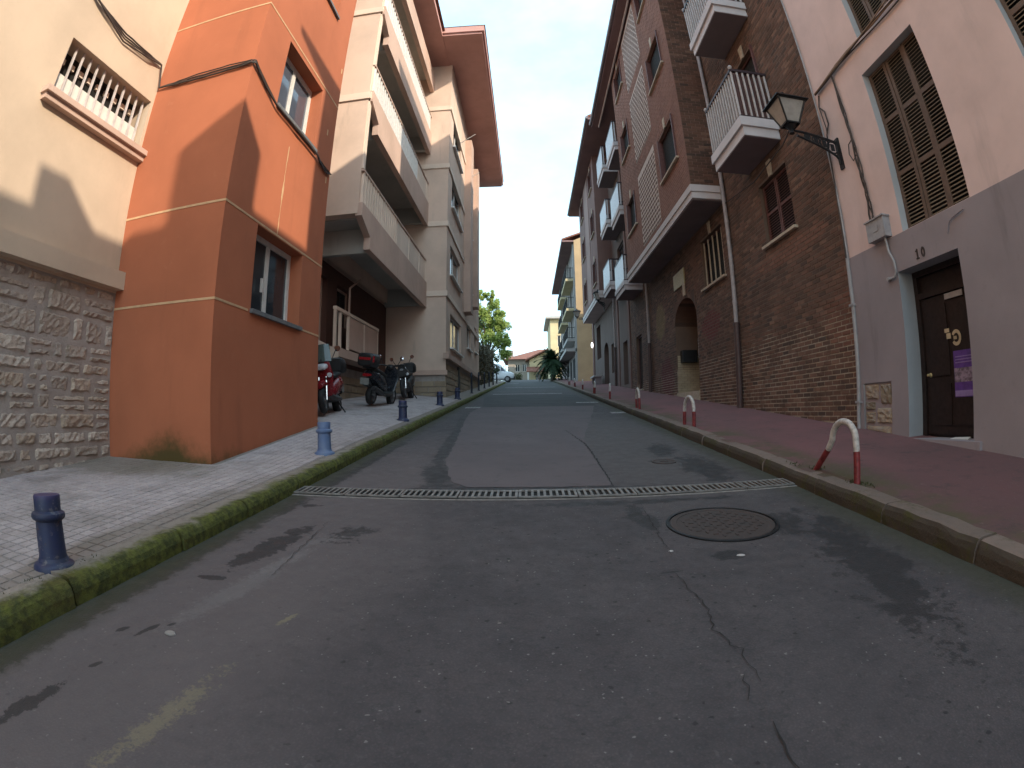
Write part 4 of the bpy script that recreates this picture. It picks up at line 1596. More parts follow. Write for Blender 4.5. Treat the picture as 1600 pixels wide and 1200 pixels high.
# lit lower half of the far porch wall, its light put into pale brick
FB = FF(16.64)
b_cells = brick_cells(XW + .03, XW + .97, 1.63, 2.95, L=.21, h=.078)
lay_bricks(FB, b_cells, M['brick_pale'], bh, 0, .21, .078, .011, proud=.02, name='porch_brick')
b = MB()
fbox(b, FW, 16.30, 16.62, 2.62, 3.02, .12, .62)
b.build('letter_box', M['iron'], bh)
b = MB()
fbox(b, FW, 14.40, 14.43, 2.55, 3.15, .02, .30)
b.build('intercom', M['panel_white'], bh)
pq = thing('wall_plaque', 'square cream plaque high over the arched porch', 'plaque', FW(15.8, 5.0))
b = MB()
fbox(b, FW, 15.2, 16.4, 5.0, 5.5, -.05, -.013)
b.build('board', M['plaque'], pq)
b = MB()
fbox(b, FW, 15.24, 15.46, 4.62, 5.0, -.045, -.013)
b.build('bracket', M['cream_stone'], pq)

# rain pipes
def rain_pipe(y, ztop, zsplit, lab, x=XW):
    o = thing('rain_pipe', lab, 'pipe', (x - .09, y, gr(x, y)), group='rain pipes on the brick houses')
    b = MB()
    b.tube([(x - .09, y, ztop), (x - .09, y, zsplit + .45), (x - .09, y, zsplit)], .05, 12)
    for z in [zsplit + .46 + 2.0 * k for k in range(int((ztop - zsplit) / 2.0))]:
        b.lathe([(.056, z), (.056, z + .08)], 12, (x - .09, y, 0))
    b.build('upper_pipe', M['pipe_white'], o, smooth=True)
    b = MB()
    b.tube([(x - .09, y, zsplit), (x - .09, y, gr(x, y) - .05)], .072, 12)
    b.lathe([(.085, zsplit - .06), (.085, zsplit + .01)], 12, (x - .09, y, 0))
    b.build('lower_pipe', M['pipe_brown'], o, smooth=True)


rain_pipe(11.22, 15.9, 3.05, 'pale rain pipe with brown iron foot beside the bay')
rain_pipe(20.2, 6.25, 3.75, 'rain pipe with brown foot beyond the arched porch')
rain_pipe(28.4, 7.5, 4.6, 'rain pipe at the far end of the brick fronts')
# brown pilaster between the fronts
# ---- bay -------------------------------------------------------------------------
XB = 4.1
FBx = FR(XB)
bz0, bz1 = 6.56, BZT - .12
nearw = [(12.1, 13.8, 7.73, 9.15), (12.1, 13.8, 11.02, 12.36), (12.1, 13.8, 14.3, 15.62)]
farw = [(17.68, 19.25, 7.9, 9.25), (17.68, 19.25, 11.17, 12.47), (17.68, 19.25, 14.3, 15.62)]
pans = [(14.4, 16.95, 6.75, 9.4), (14.4, 16.95, 10.0, 12.7), (14.4, 16.95, 13.2, 15.85)]
bo = [w_ + (.14,) for w_ in nearw + farw]
b = MB()
fwall(b, FBx, 11.38, 20.0, bz0, bz1, bo, .14)
b.box(XB, XW, 11.38, 20.0, bz0 - .3, bz0 + .001)
for y in (11.38, 20.0):
    b.face([(XB, y, bz0), (XW, y, bz0), (XW, y, bz1), (XB, y, bz1)])
bay = b.build('bay', M['mortar_bay'], bh)
lay_bricks(FBx, brick_cells(11.385, 20.0, bz0 + .01, bz1, [o_[:4] for o_ in bo] + pans), M['brick_bay'], bay, 0, .25, .083, .011, proud=.010)
lay_bricks(FF(11.38), brick_cells(XB - .008, XW, bz0 + .01, bz1), M['brick'], bay, 0, .25, .083, .011)
for w_ in nearw:
    red_window(FBx, *w_, .14, bay if False else bh, 'open')
for w_ in farw:
    red_window(FBx, *w_, .14, bh, 'open')
for (u0, u1, z0, z1) in pans:
    b = MB()
    fbox(b, FBx, u0, u1, z0, z1, -.014, .02)
    p_ = b.build('lattice_panel', M['lattice'], bh)
    cl = brick_cells(u0 + .03, u1 - .02, z0 + .03, z1, L=.26, h=.155, g=.072)
    b = MB()
    for c_ in cl:
        fbox(b, FBx, c_[0], c_[1], c_[2], c_[3], -.020, -.013)
    tag(b.build('lattice_bricks', M['brick_dash'], p_), kind='stuff')
b = MB()
for (e, z0, z1) in ((.05, 6.38, 6.56), (.02, 6.20, 6.375)):
    b.box(XB - e, XW, 11.38 - e, 20.0 + e, z0, z1)
b.build('bay_band', M['white_trim'], bh)
b = MB()
b.box(XB + .02, XW - .01, 11.42, 19.96, 6.17, 6.199)
b.build('bay_soffit', plaster('grey brown soffit', (.21, .175, .175, 1)), bh)

# ---- balconies ------------------------------------------------------------------
def balcony(parent, y0, y1, zb, x0=XB, x1=XW, rail=1.15, style='bars', depth=.4):
    s = MB()
    s.box(x0, x1 - .013, y0, y1, zb + .20, zb + depth)
    s.box(x0 + .05, x1 - .013, y0 + .05, y1 - .05, zb, zb + .198)
    bal = s.build('balcony', M['white_slab'], parent)
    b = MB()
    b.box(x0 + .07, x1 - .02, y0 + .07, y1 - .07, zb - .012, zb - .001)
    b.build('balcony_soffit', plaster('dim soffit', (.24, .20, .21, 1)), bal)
    zt = zb + depth
    b = MB()
    for z, r_ in ((zt + .03, .02), (zt + rail, .03)):
        b.bar((x0 + .05, y0 + .05, z), (x0 + .05, y1 - .05, z), r_, r_)
        b.bar((x0 + .05, y0 + .05, z), (x1 - .02, y0 + .05, z), r_, r_)
        b.bar((x0 + .05, y1 - .05, z), (x1 - .02, y1 - .05, z), r_, r_)
    build_each(b, 'rail_bar', M['rail'], bal)
    if style == 'bars':
        nf = int((y1 - y0) / .135)
        for i in range(nf + 1):
            y = lerp(y0 + .07, y1 - .07, i / nf)
            q = MB()
            q.bar((x0 + .05, y, zt + .03), (x0 + .05, y, zt + rail), .017, .017)
            q.build('baluster', M['white_rail'], bal)
        ns = 6
        for i in range(1, ns + 1):
            x = lerp(x0 + .05, x1 - .06, i / ns)
            for y in (y0 + .05, y1 - .05):
                q = MB()
                q.bar((x, y, zt + .03), (x, y, zt + rail), .017, .017)
                q.build('baluster', M['white_rail'], bal)
        for y in (y0 + .05, y1 - .05):
            q = MB()
            q.lathe([(.015, 0), (.045, .03), (.05, .055), (.03, .085), (.005, .095)], 10, (x0 + .05, y, zt + rail + .03))
            q.build('finial', M['white_rail'], bal, smooth=True)
        q = MB()
        q.box(x0 + .12, x0 + .13, y0 + .1, y1 - .1, zt + .05, zt + rail - .06)
        q.box(x0 + .14, x1 - .2, y0 + .09, y0 + .1, zt + .05, zt + rail - .06)
        q.build('screen', M['red_dark'], bal)
    else:
        q = MB()
        q.box(x0 + .03, x0 + .045, y0 + .06, y1 - .06, zt + .04, zt + rail + .02)
        q.build('balcony_panel', M['panel_white'], bal)
        for i in range(5):
            x = lerp(x0 + .12, x1 - .1, i / 4)
            for y in (y0 + .05, y1 - .05):
                q = MB()
                q.bar((x, y, zt + .03), (x, y, zt + rail), .03, .012)
                q.build('baluster', M['rail'] if i % 2 else M['panel_white'], bal)
    return bal


for zb in (6.15, 9.42, 12.65):
    balcony(bh, 8.02, 9.82, zb)
for zb in (6.2, 9.65, 12.95):
    balcony(bh, 21.1, 23.4, zb, style='panel')

# ================================================================== PURPLE BRICK HOUSE
M['purple_wall'] = plaster('dull purple brown render', (.205, .125, .108, 1), stain=.4)
M['purple_light'] = plaster('pale pinkish panel', (.32, .215, .19, 1), stain=.3)
M['ground_grey'] = plaster('grey brown ground floor render', (.165, .125, .110, 1), stain=.5)
h2 = thing('brick_house', 'purple brown house beyond with a white edged bay and glazed balconies', 'house', (XW, 31, rz(31)))
P0, P1, PZT = 24.2, 38.6, 16.65
pops = [(25.0, 26.8, 7.7, 9.8, .16), (25.0, 26.8, 11.0, 13.0, .16), (25.0, 26.8, 14.2, 16.0, .16), (25.2, 26.4, 2.4, 4.6, .3), (31.3, 33.2, 2.7, 5.4, .6), (34.6, 36.6, 4.7, 7.0, .5), (29.3, 30.2, 3.3, 5.0, .2)]
b = MB()
fwall(b, FW, P0, P1, 1.2, PZT, pops, .16)
b.build('wall', M['ground_grey'], h2)
for o_ in pops[:3]:
    red_window(FW, *o_[:4], .16, h2, 'plain', False)
for o_ in pops[3:]:
    b = MB()
    fbox(b, FW, o_[0], o_[1], o_[2], o_[3], o_[4] - .02, o_[4] + .02)
    b.build('door', M['door_wood'], h2)
n = 12
um, hw = 32.25, .95
b = MB()
for i in range(n):
    t0, t1 = pi * i / n, pi * (i + 1) / n
    b.face([FW(um - hw * math.cos(t0), 4.7 + .7 * math.sin(t0), -.004), FW(um - hw * math.cos(t1), 4.7 + .7 * math.sin(t1), -.004), FW(um - hw * math.cos(t1), 5.42, -.004), FW(um - hw * math.cos(t0), 5.42, -.004)])
b.build('arch', M['ground_grey'], h2)
b = MB()
fbox(b, FW, 24.25, 24.6, 1.5, 16.5, -.06, .0)
fbox(b, FW, 27.4, 27.9, 1.8, 7.2, -.05, .0)
fbox(b, FW, 37.9, 38.55, 2.6, 16.5, -.08, .0)
build_each(b, 'pilaster', M['purple_wall'], h2)
shell(h2, M['purple_wall'], M['roof_tile'], XW, 8.0, P0, P1, 1.2, PZT, 1.2, eave_x=3.45)
b = MB()
b.box(3.45, XW, P0, P1 + .3, PZT - .12, PZT)
b.build('soffit', M['eave'], h2)
b = MB()
b.tube([(3.4, P0, PZT + .02), (3.4, P1 + .3, PZT + .02)], .085, 10)
b.build('gutter', M['gutter'], h2, smooth=True)
b = MB()
b.box(8.02, 13.5, P0, P1, 1.2, 13.1)
b.build('added_shade_wing', M['purple_wall'], h2)  # unseen wing, added to throw shade low on the ochre wall
w2 = [(29.3, 30.7, z, z + 1.45) for z in (8.6, 11.75, 14.7)] + [(34.4, 35.9, z, z + 1.45) for z in (8.6, 11.75, 14.7)]
b = MB()
fwall(b, FBx, 28.5, 37.3, 7.9, PZT - .12, w2, .14)
for y in (28.5, 37.3):
    b.face([(XB, y, 7.9), (XW, y, 7.9), (XW, y, PZT), (XB, y, PZT)])
b.build('bay', M['purple_wall'], h2)
for w_ in w2:
    red_window(FBx, *w_, .14, h2, 'open')
b = MB()
fbox(b, FBx, 31.6, 33.6, 8.0, 16.4, -.03, .0)
b.build('bay_panel', M['purple_light'], h2)
b = MB()
for (e, z0, z1) in ((.05, 7.68, 7.9), (.02, 7.5, 7.675)):
    b.box(XB - e, XW, 28.5 - e, 37.3 + e, z0, z1)
b.build('bay_band', M['white_trim'], h2)
for zb in (7.1, 10.4, 13.6):
    balcony(h2, 24.75, 27.0, zb, style='panel')
ls = thing('lit_sign', 'small bright oval sign glowing on the far wall by the lantern', 'sign', (4.78, 38.1, 6.0))
b = MB()
b.lathe([(.05, -.05), (.20, -.045), (.22, 0), (.20, .045), (.05, .05)], 18, axis='y')
for v in range(len(b.v)):
    x_, y_, z_ = b.v[v]
    b.v[v] = (x_ * .40, y_, z_ * 1.0)
em = bpy.data.materials.new('lit sign face')
em.use_nodes = True
em.node_tree.nodes['Principled BSDF'].inputs['Base Color'].default_value = (.9, .9, .88, 1)
em.node_tree.nodes['Principled BSDF'].inputs['Emission Color'].default_value = (1, 1, .96, 1)
em.node_tree.nodes['Principled BSDF'].inputs['Emission Strength'].default_value = 1.0
link('sign_face', b.mesh('sign_face', em, True), ls, loc=(0, 0, 0))
b = MB()
b.bar((.02, 0, .0), (.17, .0, .0), .02, .02)
link('sign_arm', b.mesh('sign_arm', M['iron']), ls, loc=(0, 0, 0))
bn = thing('street_bench', 'pale low bench against the far right wall', 'bench', (4.45, 33.6, gr(4.45, 33.6)))
b = MB()
b.box(-.28, .28, -1.1, 1.1, .42, .52)
link('seat', b.mesh('seat', M['bench_white']), bn, loc=(0, 0, 0))
for y in (-.8, .8):
    b = MB()
    b.box(-.2, .2, y - .1, y + .1, -.05, .42)
    link('leg', b.mesh('leg', M['grey_plinth']), bn, loc=(0, 0, 0))

# ================================================================== OCHRE AND GREY HOUSE
h3 = thing('apartment_house', 'grey fronted house with ochre side wall and stacked balconies', 'house', (4.1, 52, rz(52)))
X3 = 4.15
F3 = FR(X3)
o3 = []
for z in (7.6, 10.3, 13.0):
    for y in (44.2, 47.5, 51.5, 55.5, 59.0):
        o3.append((y, y + 1.2, z, z + 1.9, .15))
b = MB()
fwall(b, F3, 43.2, 64, 2.5, 16.0, o3, .15)
b.build('wall', M['grey_house'], h3)
for o_ in o3:
    simple_window(F3, *o_[:4], .15, h3, 'grey_trim', 'glass', 2)
shell(h3, M['yellow_wall'], M['roof_tile'], X3, 14, 43.2, 64, 2.5, 16.0, 2.2, eave_x=3.1)
b = MB()
b.box(3.1, X3, 43.2, 64, 15.86, 16.0)
b.build('soffit', M['eave'], h3)
for z in (7.1, 9.75, 12.4):
    for (y0, y1) in ((43.7, 49.5), (51.0, 57.0)):
        s = MB()
        s.box(3.35, X3, y0, y1, z, z + .22)
        bal = s.build('balcony', M['yellow_pale'] if z > 9 else M['grey_trim'], h3)
        q = MB()
        for zz in (z + .3, z + 1.2):
            q.bar((3.4, y0 + .05, zz), (3.4, y1 - .05, zz), .02, .02)
            q.bar((3.4, y0 + .05, zz), (X3, y0 + .05, zz), .02, .02)
        for i in range(18):
            y = lerp(y0 + .05, y1 - .05, i / 17)
            q.bar((3.4, y, z + .2), (3.4, y, z + 1.2), .012, .012)
        for i in range(6):
            x = lerp(3.4, X3, i / 5)
            q.bar((x, y0 + .05, z + .2), (x, y0 + .05, z + 1.2), .012, .012)
        q.build('railing', M['iron'], bal)
b = MB()
for y in (43.6, 50.2, 57.5):
    b.box(X3 - .12, X3, y, y + .35, 3.0, 15.8)
build_each(b, 'pilaster', M['grey_trim'], h3)
b = MB()
b.hexa([(3.2, 43.6, 6.2), (X3, 43.6, 6.2), (X3, 60, 6.2), (3.2, 60, 6.2), (3.2, 43.6, 6.45), (X3, 43.6, 6.45), (X3, 60, 6.45), (3.2, 60, 6.45)])
b.build('shop_canopy', M['grey_trim'], h3)
b = MB()
for y in (45, 49, 53, 57):
    fbox(b, F3, y, y + 2.4, 3.0, 5.8, -.03, 0)
build_each(b, 'shop_front', M['dark'], h3)
# pale yellow house
h4 = thing('apartment_house', 'pale yellow flat roofed house rising behind the palm', 'house', (4, 84, rz(84)))
F4 = FF(80)
b = MB()
o4 = [(4.6, 5.6, 8.0, 9.8), (4.6, 5.6, 11.2, 13.0), (6.6, 7.6, 8, 9.8)]
fwall(b, F4, 3.5, 12, 4.5, 15.6, o4, .2)
b.box(3.5, 12, 80.25, 92, 4.5, 15.55)
b.build('wall', M['yellow_pale'], h4)
for o_ in o4:
    simple_window(F4, *o_[:4], .2, h4, 'white_paint')
b = MB()
b.box(2.8, 12.5, 79.2, 92.6, 15.6, 15.95)
b.build('roof', M['grey_trim'], h4)
# red roofed house at the end of the street
h5 = thing('detached_house', 'cream house with wide red tiled gable roof closing the street', 'house', (1, 104, rz(104)))
F5 = FF(100)
M['beige_far'] = plaster('dull beige plaster', (.34, .29, .24, 1), stain=.3)
o5 = [(-2.6, -1.7, 9.0, 10.4), (-1.2, -.4, 9.0, 10.4), (-2.6, -1.5, 5.9, 7.9)]
b = MB()
fwall(b, F5, -4.0, 10, 5.0, 11.5, o5, .25, 0, 0)
b.box(-4.0, 10, 100.3, 111, 5.0, 11.45)
b.build('wall', M['beige_far'], h5)
for o_ in o5:
    simple_window(F5, *o_[:4], .25, h5, 'white_paint', 'glass')
E_ = [(-5.0, 98.9, 11.3), (10.6, 98.9, 11.3), (10.6, 112, 11.3), (-5.0, 112, 11.3)]
r0_, r1_ = (2.2, 105.4, 13.9), (10.6, 105.4, 13.9)
b = MB()
b.face([E_[0], E_[1], r1_, r0_])
b.face([E_[2], E_[3], r0_, r1_])
b.face([E_[3], E_[0], r0_])
b.face([E_[1], E_[2], r1_])
b.face([E_[3], E_[2], E_[1], E_[0]])
b.build('roof', M['roof_tile'], h5, fix=True)
# front gable wing
FG = FF(97.4)
og = [(2.7, 4.6, 10.3, 11.7, .2), (1.3, 2.4, 5.9, 8.2, .2), (4.2, 5.2, 5.9, 8.2, .2)]
b = MB()
fwall(b, FG, .2, 7.0, 5.0, 11.0, [(1.3, 2.4, 5.9, 8.2, .2), (4.2, 5.2, 5.9, 8.2, .2)], .2)
b.face([FG(.2, 11.0), FG(7.0, 11.0), FG(3.6, 12.55)])
b.box(.2, 7.0, 97.65, 100, 5.0, 10.95)
b.build('gable_wall', M['yellow_pale'], h5)
simple_window(FG, 1.3, 2.4, 5.9, 8.2, .2, h5, 'red_shutter', 'glass')
simple_window(FG, 4.2, 5.2, 5.9, 8.2, .2, h5, 'red_shutter', 'glass')
b = MB()
fbox(b, FG, 2.8, 4.6, 10.3, 11.7, -.04, .0)
b.build('attic_shutter', M['red_dark'], h5)
b = MB()
for (xa, za) in ((-.6, 10.75), (7.8, 10.75)):
    b.hexa([(xa, 96.6, za), (3.6, 96.6, 12.75), (3.6, 103, 12.75), (xa, 103, za), (xa, 96.6, za + .25), (3.6, 96.6, 13.0), (3.6, 103, 13.0), (xa, 103, za + .25)])
b.build('gable_roof', M['roof_tile'], h5, fix=True)
b = MB()
b.hexa([(-.4, 95.2, 8.5), (8, 95.2, 8.5), (8, 97.38, 9.4), (-.4, 97.38, 9.4), (-.4, 95.2, 8.7), (8, 95.2, 8.7), (8, 97.38, 9.65), (-.4, 97.38, 9.65)])
b.build('canopy_roof', M['roof_tile'], h5, fix=True)
b = MB()
b.box(-4.4, -3.0, 101.5, 103, 11.3, 13.3)
b.build('chimney', M['grey_house'], h5)
for x in (-.1, 5.6):
    b = MB()
    b.box(x - .15, x + .15, 95.4, 95.7, 5.5, 8.55)
    b.build('post', M['white_paint'], h5)
# ================================================================== LEFT SIDE
# ---- near left house: cream plaster on rock faced stone -----------------------------
XN = -5.2
FN = FL(XN)
nh = thing('plastered_house', 'cream house on rough stone base, barred window, left foreground', 'house', (XN, 1, rz(1)))
wo_ = (3.08, 4.86, 4.60, 5.43, .34)
b = MB()
fwall(b, FN, -14, 8.05, 2.6, 15.5, [wo_, (-2, -.4, 4.6, 5.43, .34), (3.08, 4.7, 7.9, 8.7, .34), (3.08, 4.7, 11, 11.8, .34)], .34)
b.build('wall', M['cream'], nh)
b = MB()
fwall(b, FL(XN - .006), -14, 4.93, -1.6, 2.75)
b.build('mortar_bed', M['stone_mortar'], nh)
shell(nh, M['cream'], M['roof_tile'], -14, XN, -14, 8.0, -1.6, 15.5, 2.2, eave_x=XN + .35, front_neg=False)
b = MB()
fbox(b, FN, -14, 4.93, 2.63, 2.86, -.15, .02)
b.build('ledge', M['cream'], nh)
# stones
u_end = 4.92
z = .12
rs = random.Random(5)
stones = []
while z < 2.60:
    h_ = rs.choice([.11, .17, .21, .26, .31])
    h_ = min(h_, 2.61 - z)
    if h_ < .06: break
    u = u_end
    while u > .6:
        L_ = rs.uniform(.16, .30) if rs.random() < .35 else rs.uniform(.32, .66)
        if h_ > .2 and rs.random() < .35:      # a tall course split in two
            m_ = z + h_ * rs.uniform(.42, .58)
            stones += [(u - L_, u, z, m_), (u - L_, u, m_, z + h_)]
        else:
            stones.append((u - L_, u, z, z + h_))
        u -= L_
    z += h_
for (u0, u1, z0, z1) in stones:
    if z1 < gl(XN, u1) - .02: continue
    b = MB()
    gx, gz = max(4, int((u1 - u0) / .045)), max(3, int((z1 - z0) / .04))
    j = .002
    a0, a1, c0, c1 = u0 + j + rs.uniform(0, .010), u1 - j - rs.uniform(0, .010), z0 + j + rs.uniform(0, .007), z1 - j - rs.uniform(0, .007)
    pk = rs.uniform(.002, .022)
    tu, tz = rs.uniform(-.03, .03), rs.uniform(-.02, .03)
    for jj in range(gz + 1):
        for ii in range(gx + 1):
            e = min(ii, gx - ii, jj, gz - jj)
            d = .034 if e == 0 else -pk - tu * (ii / gx - .5) - tz * (jj / gz - .5) - rs.uniform(-.010, .012)
            du = rs.uniform(-.010, .010)
            b.v.append(FN(lerp(a0, a1, ii / gx) + du, lerp(c0, c1, jj / gz) + rs.uniform(-.008, .008), d))
    for jj in range(gz):
        for ii in range(gx):
            a = jj * (gx + 1) + ii
            b.f.append((a, a + 1, a + gx + 2, a + gx + 1))
            b.m.append(0)
    b.build('stone', M['stone'], nh)
# barred window
def barred(u0, u1, z0, z1, d):
    b = MB()
    fbox(b, FN, u0, u1, z0, z1, d - .02, d)
    w_ = b.build('window', M['dark'], nh)
    b = MB()
    fbox(b, FN, u0 + .02, u1 - .02, z0 + .0, z0 + .40, .15, .17)
    b.build('blind', M['blind'], w_)
    n = 12
    for k in range(n):
        u = lerp(u0 + .05, u1 - .06, k / (n - 1))
        b = MB()
        b.bar(FN(u, z0, .11), FN(u, z1 - .0, .11), .014, .014)
        b.build('bar', M['white_rail'], w_)
    b = MB()
    for k in range(9):
        u = lerp(u0 + .12, u1 - .15, k / 8)
        fbox(b, FN, u, u + .085, z1 - .20, z1 - .12, d - .06, d - .021)
    build_each(b, 'vent_block', M['tan_trim'], w_)
    b = MB()
    fbox(b, FN, u0 - .16, u1 + .16, z0 - .075, z0, -.15, d - .055)
    fbox(b, FN, u0 - .13, u1 + .13, z0 - .15, z0 - .077, -.10, .02)
    b.build('sill', M['tan_front'], w_)


barred(3.08, 4.86, 4.60, 5.43, .34)
# ---- orange stair tower ---------------------------------------------------------------
XO, OY0, OY1 = -3.5, 4.92, 8.05
FO = FL(XO)
FOf = FF(OY0)
ot = thing('stair_tower', 'tall orange rendered block with pale joint lines and white windows', 'building', ((XO + XN) / 2, 6.5, rz(6.5)))
ow = [(5.76, 7.25, 2.42, 3.57, .30), (5.76, 7.25, 5.48, 6.72, .30), (5.76, 7.25, 8.60, 9.80, .30), (5.76, 7.25, 11.7, 12.9, .30)]
b = MB()
fwall(b, FO, OY0, OY1, .0, 15.8, ow, .30)
fwall(b, FOf, -6.0, XO, .0, 15.8)
b.face([(XO, OY1, 0), (-6, OY1, 0), (-6, OY1, 15.8), (XO, OY1, 15.8)])
b.face([(XO, OY0, 15.8), (XO, OY1, 15.8), (-6, OY1, 15.8), (-6, OY0, 15.8)])
b.build('wall', M['orange'], ot)
for z in (2.395, 3.60, 6.83, 9.95):
    b = MB()
    fbox(b, FOf, XN - .02, XO + .004, z - .014, z + .014, -.005, .01)
    segs = [(OY0 - .004, OY1)]
    for (u0, u1, z0, z1, d) in ow:
        if z0 - .1 < z < z1:
            segs = [(OY0 - .004, u0 - .07), (u1 + .07, OY1)]
    for (a0, a1) in segs:
        fbox(b, FO, a0, a1, z - .014, z + .014, -.005, .01)
    build_each(b, 'joint_line', M['cream_line'], ot)
for k, (u0, u1, z0, z1, d) in enumerate(ow):
    w_ = simple_window(FO, u0, u1, z0, z1, .26, ot, 'white_paint', 'glass_sky' if k else 'glass', 2, fr=.075)
    b = MB()
    fbox(b, FO, u0 - .02, u1 + .04, z0 - .05, z0 + .004, -.05, .205)
    b.build('sill', M['grey_sill'], w_)
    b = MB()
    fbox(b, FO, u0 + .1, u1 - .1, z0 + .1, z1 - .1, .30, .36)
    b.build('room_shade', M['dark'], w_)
b = MB()
b.bar(FO(6.33, 2.78, .19), FO(6.33, 2.98, .19), .012, .02)
b.build('window_handle', M['white_paint'], ot)
# white drips down the street face
b = MB()
rs2 = random.Random(3)
P_ = []
for i in range(26):
    t_ = i / 25
    z = lerp(5.06, 3.62, t_)
    wd = .014 * (.5 + abs(math.sin(t_ * 7 + 1))) * (1.25 if .45 < t_ < .62 else .7)
    u = 6.36 - .03 * t_ + rs2.uniform(-.006, .006)
    P_.append((u, z, wd))
for (p, q) in zip(P_, P_[1:]):
    b.face([FO(p[0] - p[2], p[1], -.003), FO(p[0] + p[2], p[1], -.003), FO(q[0] + q[2], q[1], -.003), FO(q[0] - q[2], q[1], -.003)])
build_each(b, 'paint_drip', M['cream_line'], ot)
b = MB()
for (u, z) in ((7.95, 7.7), (7.72, 6.1), (7.9, 5.2)):
    fbox(b, FO, u - .02, u + .02, z - .07, z + .05, -.003, .0)
build_each(b, 'paint_drip', M['cream_line'], ot)
# cables across the cream and orange walls
def wires(label, paths, r0=.013, mat='cable'):
    o = thing('cable_bundle', label, 'cable', paths[0][0])
    b = MB()
    for k, P_ in enumerate(paths):
        Q = []
        for a, c_ in zip(P_, P_[1:]):
            for i in range(4):
                Q.append(Vector(a).lerp(Vector(c_), i / 4) + Vector((0, 0, rnd.uniform(-.006, .006))))
        Q.append(Vector(P_[-1]))
        b.tube(Q, r0 * (1 - .18 * (k % 3)), 6)
    b.build('wire', M[mat], o, smooth=True)


pth = []
for k in range(4):
    s = .028 * k
    pth.append([FN(2.2, 6.45 + s, -.03), FN(3.2, 6.12 - s * .4, -.03 - .01 * k), FN(3.9, 6.03 - s * 1.6, -.03), FN(4.5, 6.05 - s * .9, -.03 - .01 * k), FN(4.80, 6.06 - s * .2, -.04), FN(4.86, 5.85, -.04), FN(4.885, 5.68, -.06)])
wires('black cable bundle sagging over the cream wall above the barred window', pth)
pth = []
for k in range(3):
    s = .022 * (k - 1)
    pth.append([FOf(-5.14, 5.68, -.035), FOf(-4.75, 5.66 + s, -.035), FOf(-4.3, 5.66 + 2.2 * s, -.03), FOf(-3.75, 5.66 + s * 1.8, -.03), FOf(-3.52, 5.66 + s, -.04), (XO + .045, OY0 - .02, 5.65 + s), FO(5.05, 5.61 + s, -.03), FO(5.4, 5.50 + s * 1.2, -.03), FO(5.72, 5.40 + s * .3, -.05),
                FO(6.5, 5.405 - .012 * k, -.065), FO(7.30, 5.40 - .012 * k, -.06), FO(7.5, 5.36 + s, -.03), FO(7.8, 5.33 + s * 2, -.03), FO(8.03, 5.36, -.03)])
wires('black cables wrapped round the orange tower below its upper window', pth, .015)

# ---- balcony building ---------------------------------------------------------------------
XBf, LY0, LY1 = -3.64, 10.4, 18.0
lb = thing('apartment_block', 'tan apartment block with long balconies over the parked scooters', 'building', (-5, 14, rz(14)))
FS = FF(LY0)
b = MB()
b.box(-9, XBf - .10, LY0, LY0 + .28, 5.55, 15.6)
b.build('side_wall', M['cream_dim'], lb)
b = MB()
for z in (8.68, 11.75, 14.75):
    b.box(-9, XBf - .04, LY0 - .045, LY0 + .3, z, z + .2)
build_each(b, 'string_course', M['tan_trim'], lb)
# sunlit edge of the side wall, put in as a paler strip
b = MB()
b.box(XBf - .16, XBf - .06, LY0 + .02, LY0 + .16, 6.7, 15.5)
b.build('lit_edge_strip', M['tan_trim'], lb)
# back wall and ground floor
FBk = FL(-5.15)
b = MB()
gops = [(11.0, 12.3, 2.75, 4.6, .2), (13.0, 14.2, 3.5, 4.6, .2)]
fwall(b, FBk, 8.05, LY1, .4, 4.98, gops, .2)
b.build('wall', M['redwall'], lb)
for o_ in gops:
    simple_window(FBk, *o_[:4], .2, lb, 'tan_front', 'glass', 1)
b = MB()
uops = []
for z in (5.9, 9.0, 12.1):
    uops += [(11.2, 12.4, z, z + 2.1, .15), (13.4, 14.8, z, z + 2.1, .15), (15.6, 16.9, z, z + 2.1, .15)]
FBu = FL(-5.0)
fwall(b, FBu, LY0, LY1, 5.0, 15.6, uops, .15)
b.build('wall', M['cream_dim'], lb)
for o_ in uops:
    simple_window(FBu, *o_[:4], .15, lb, 'white_paint', 'glass', 2)
b = MB()
b.box(-7, -5.15, 8.05, LY0 + .3, .4, 5.5)
b.build('wall', M['tan_front'], lb)
b = MB()
b.box(-9, -5.2, LY0, LY1, 4.9, 15.6)
b.build('core_wall', M['cream_dim'], lb)
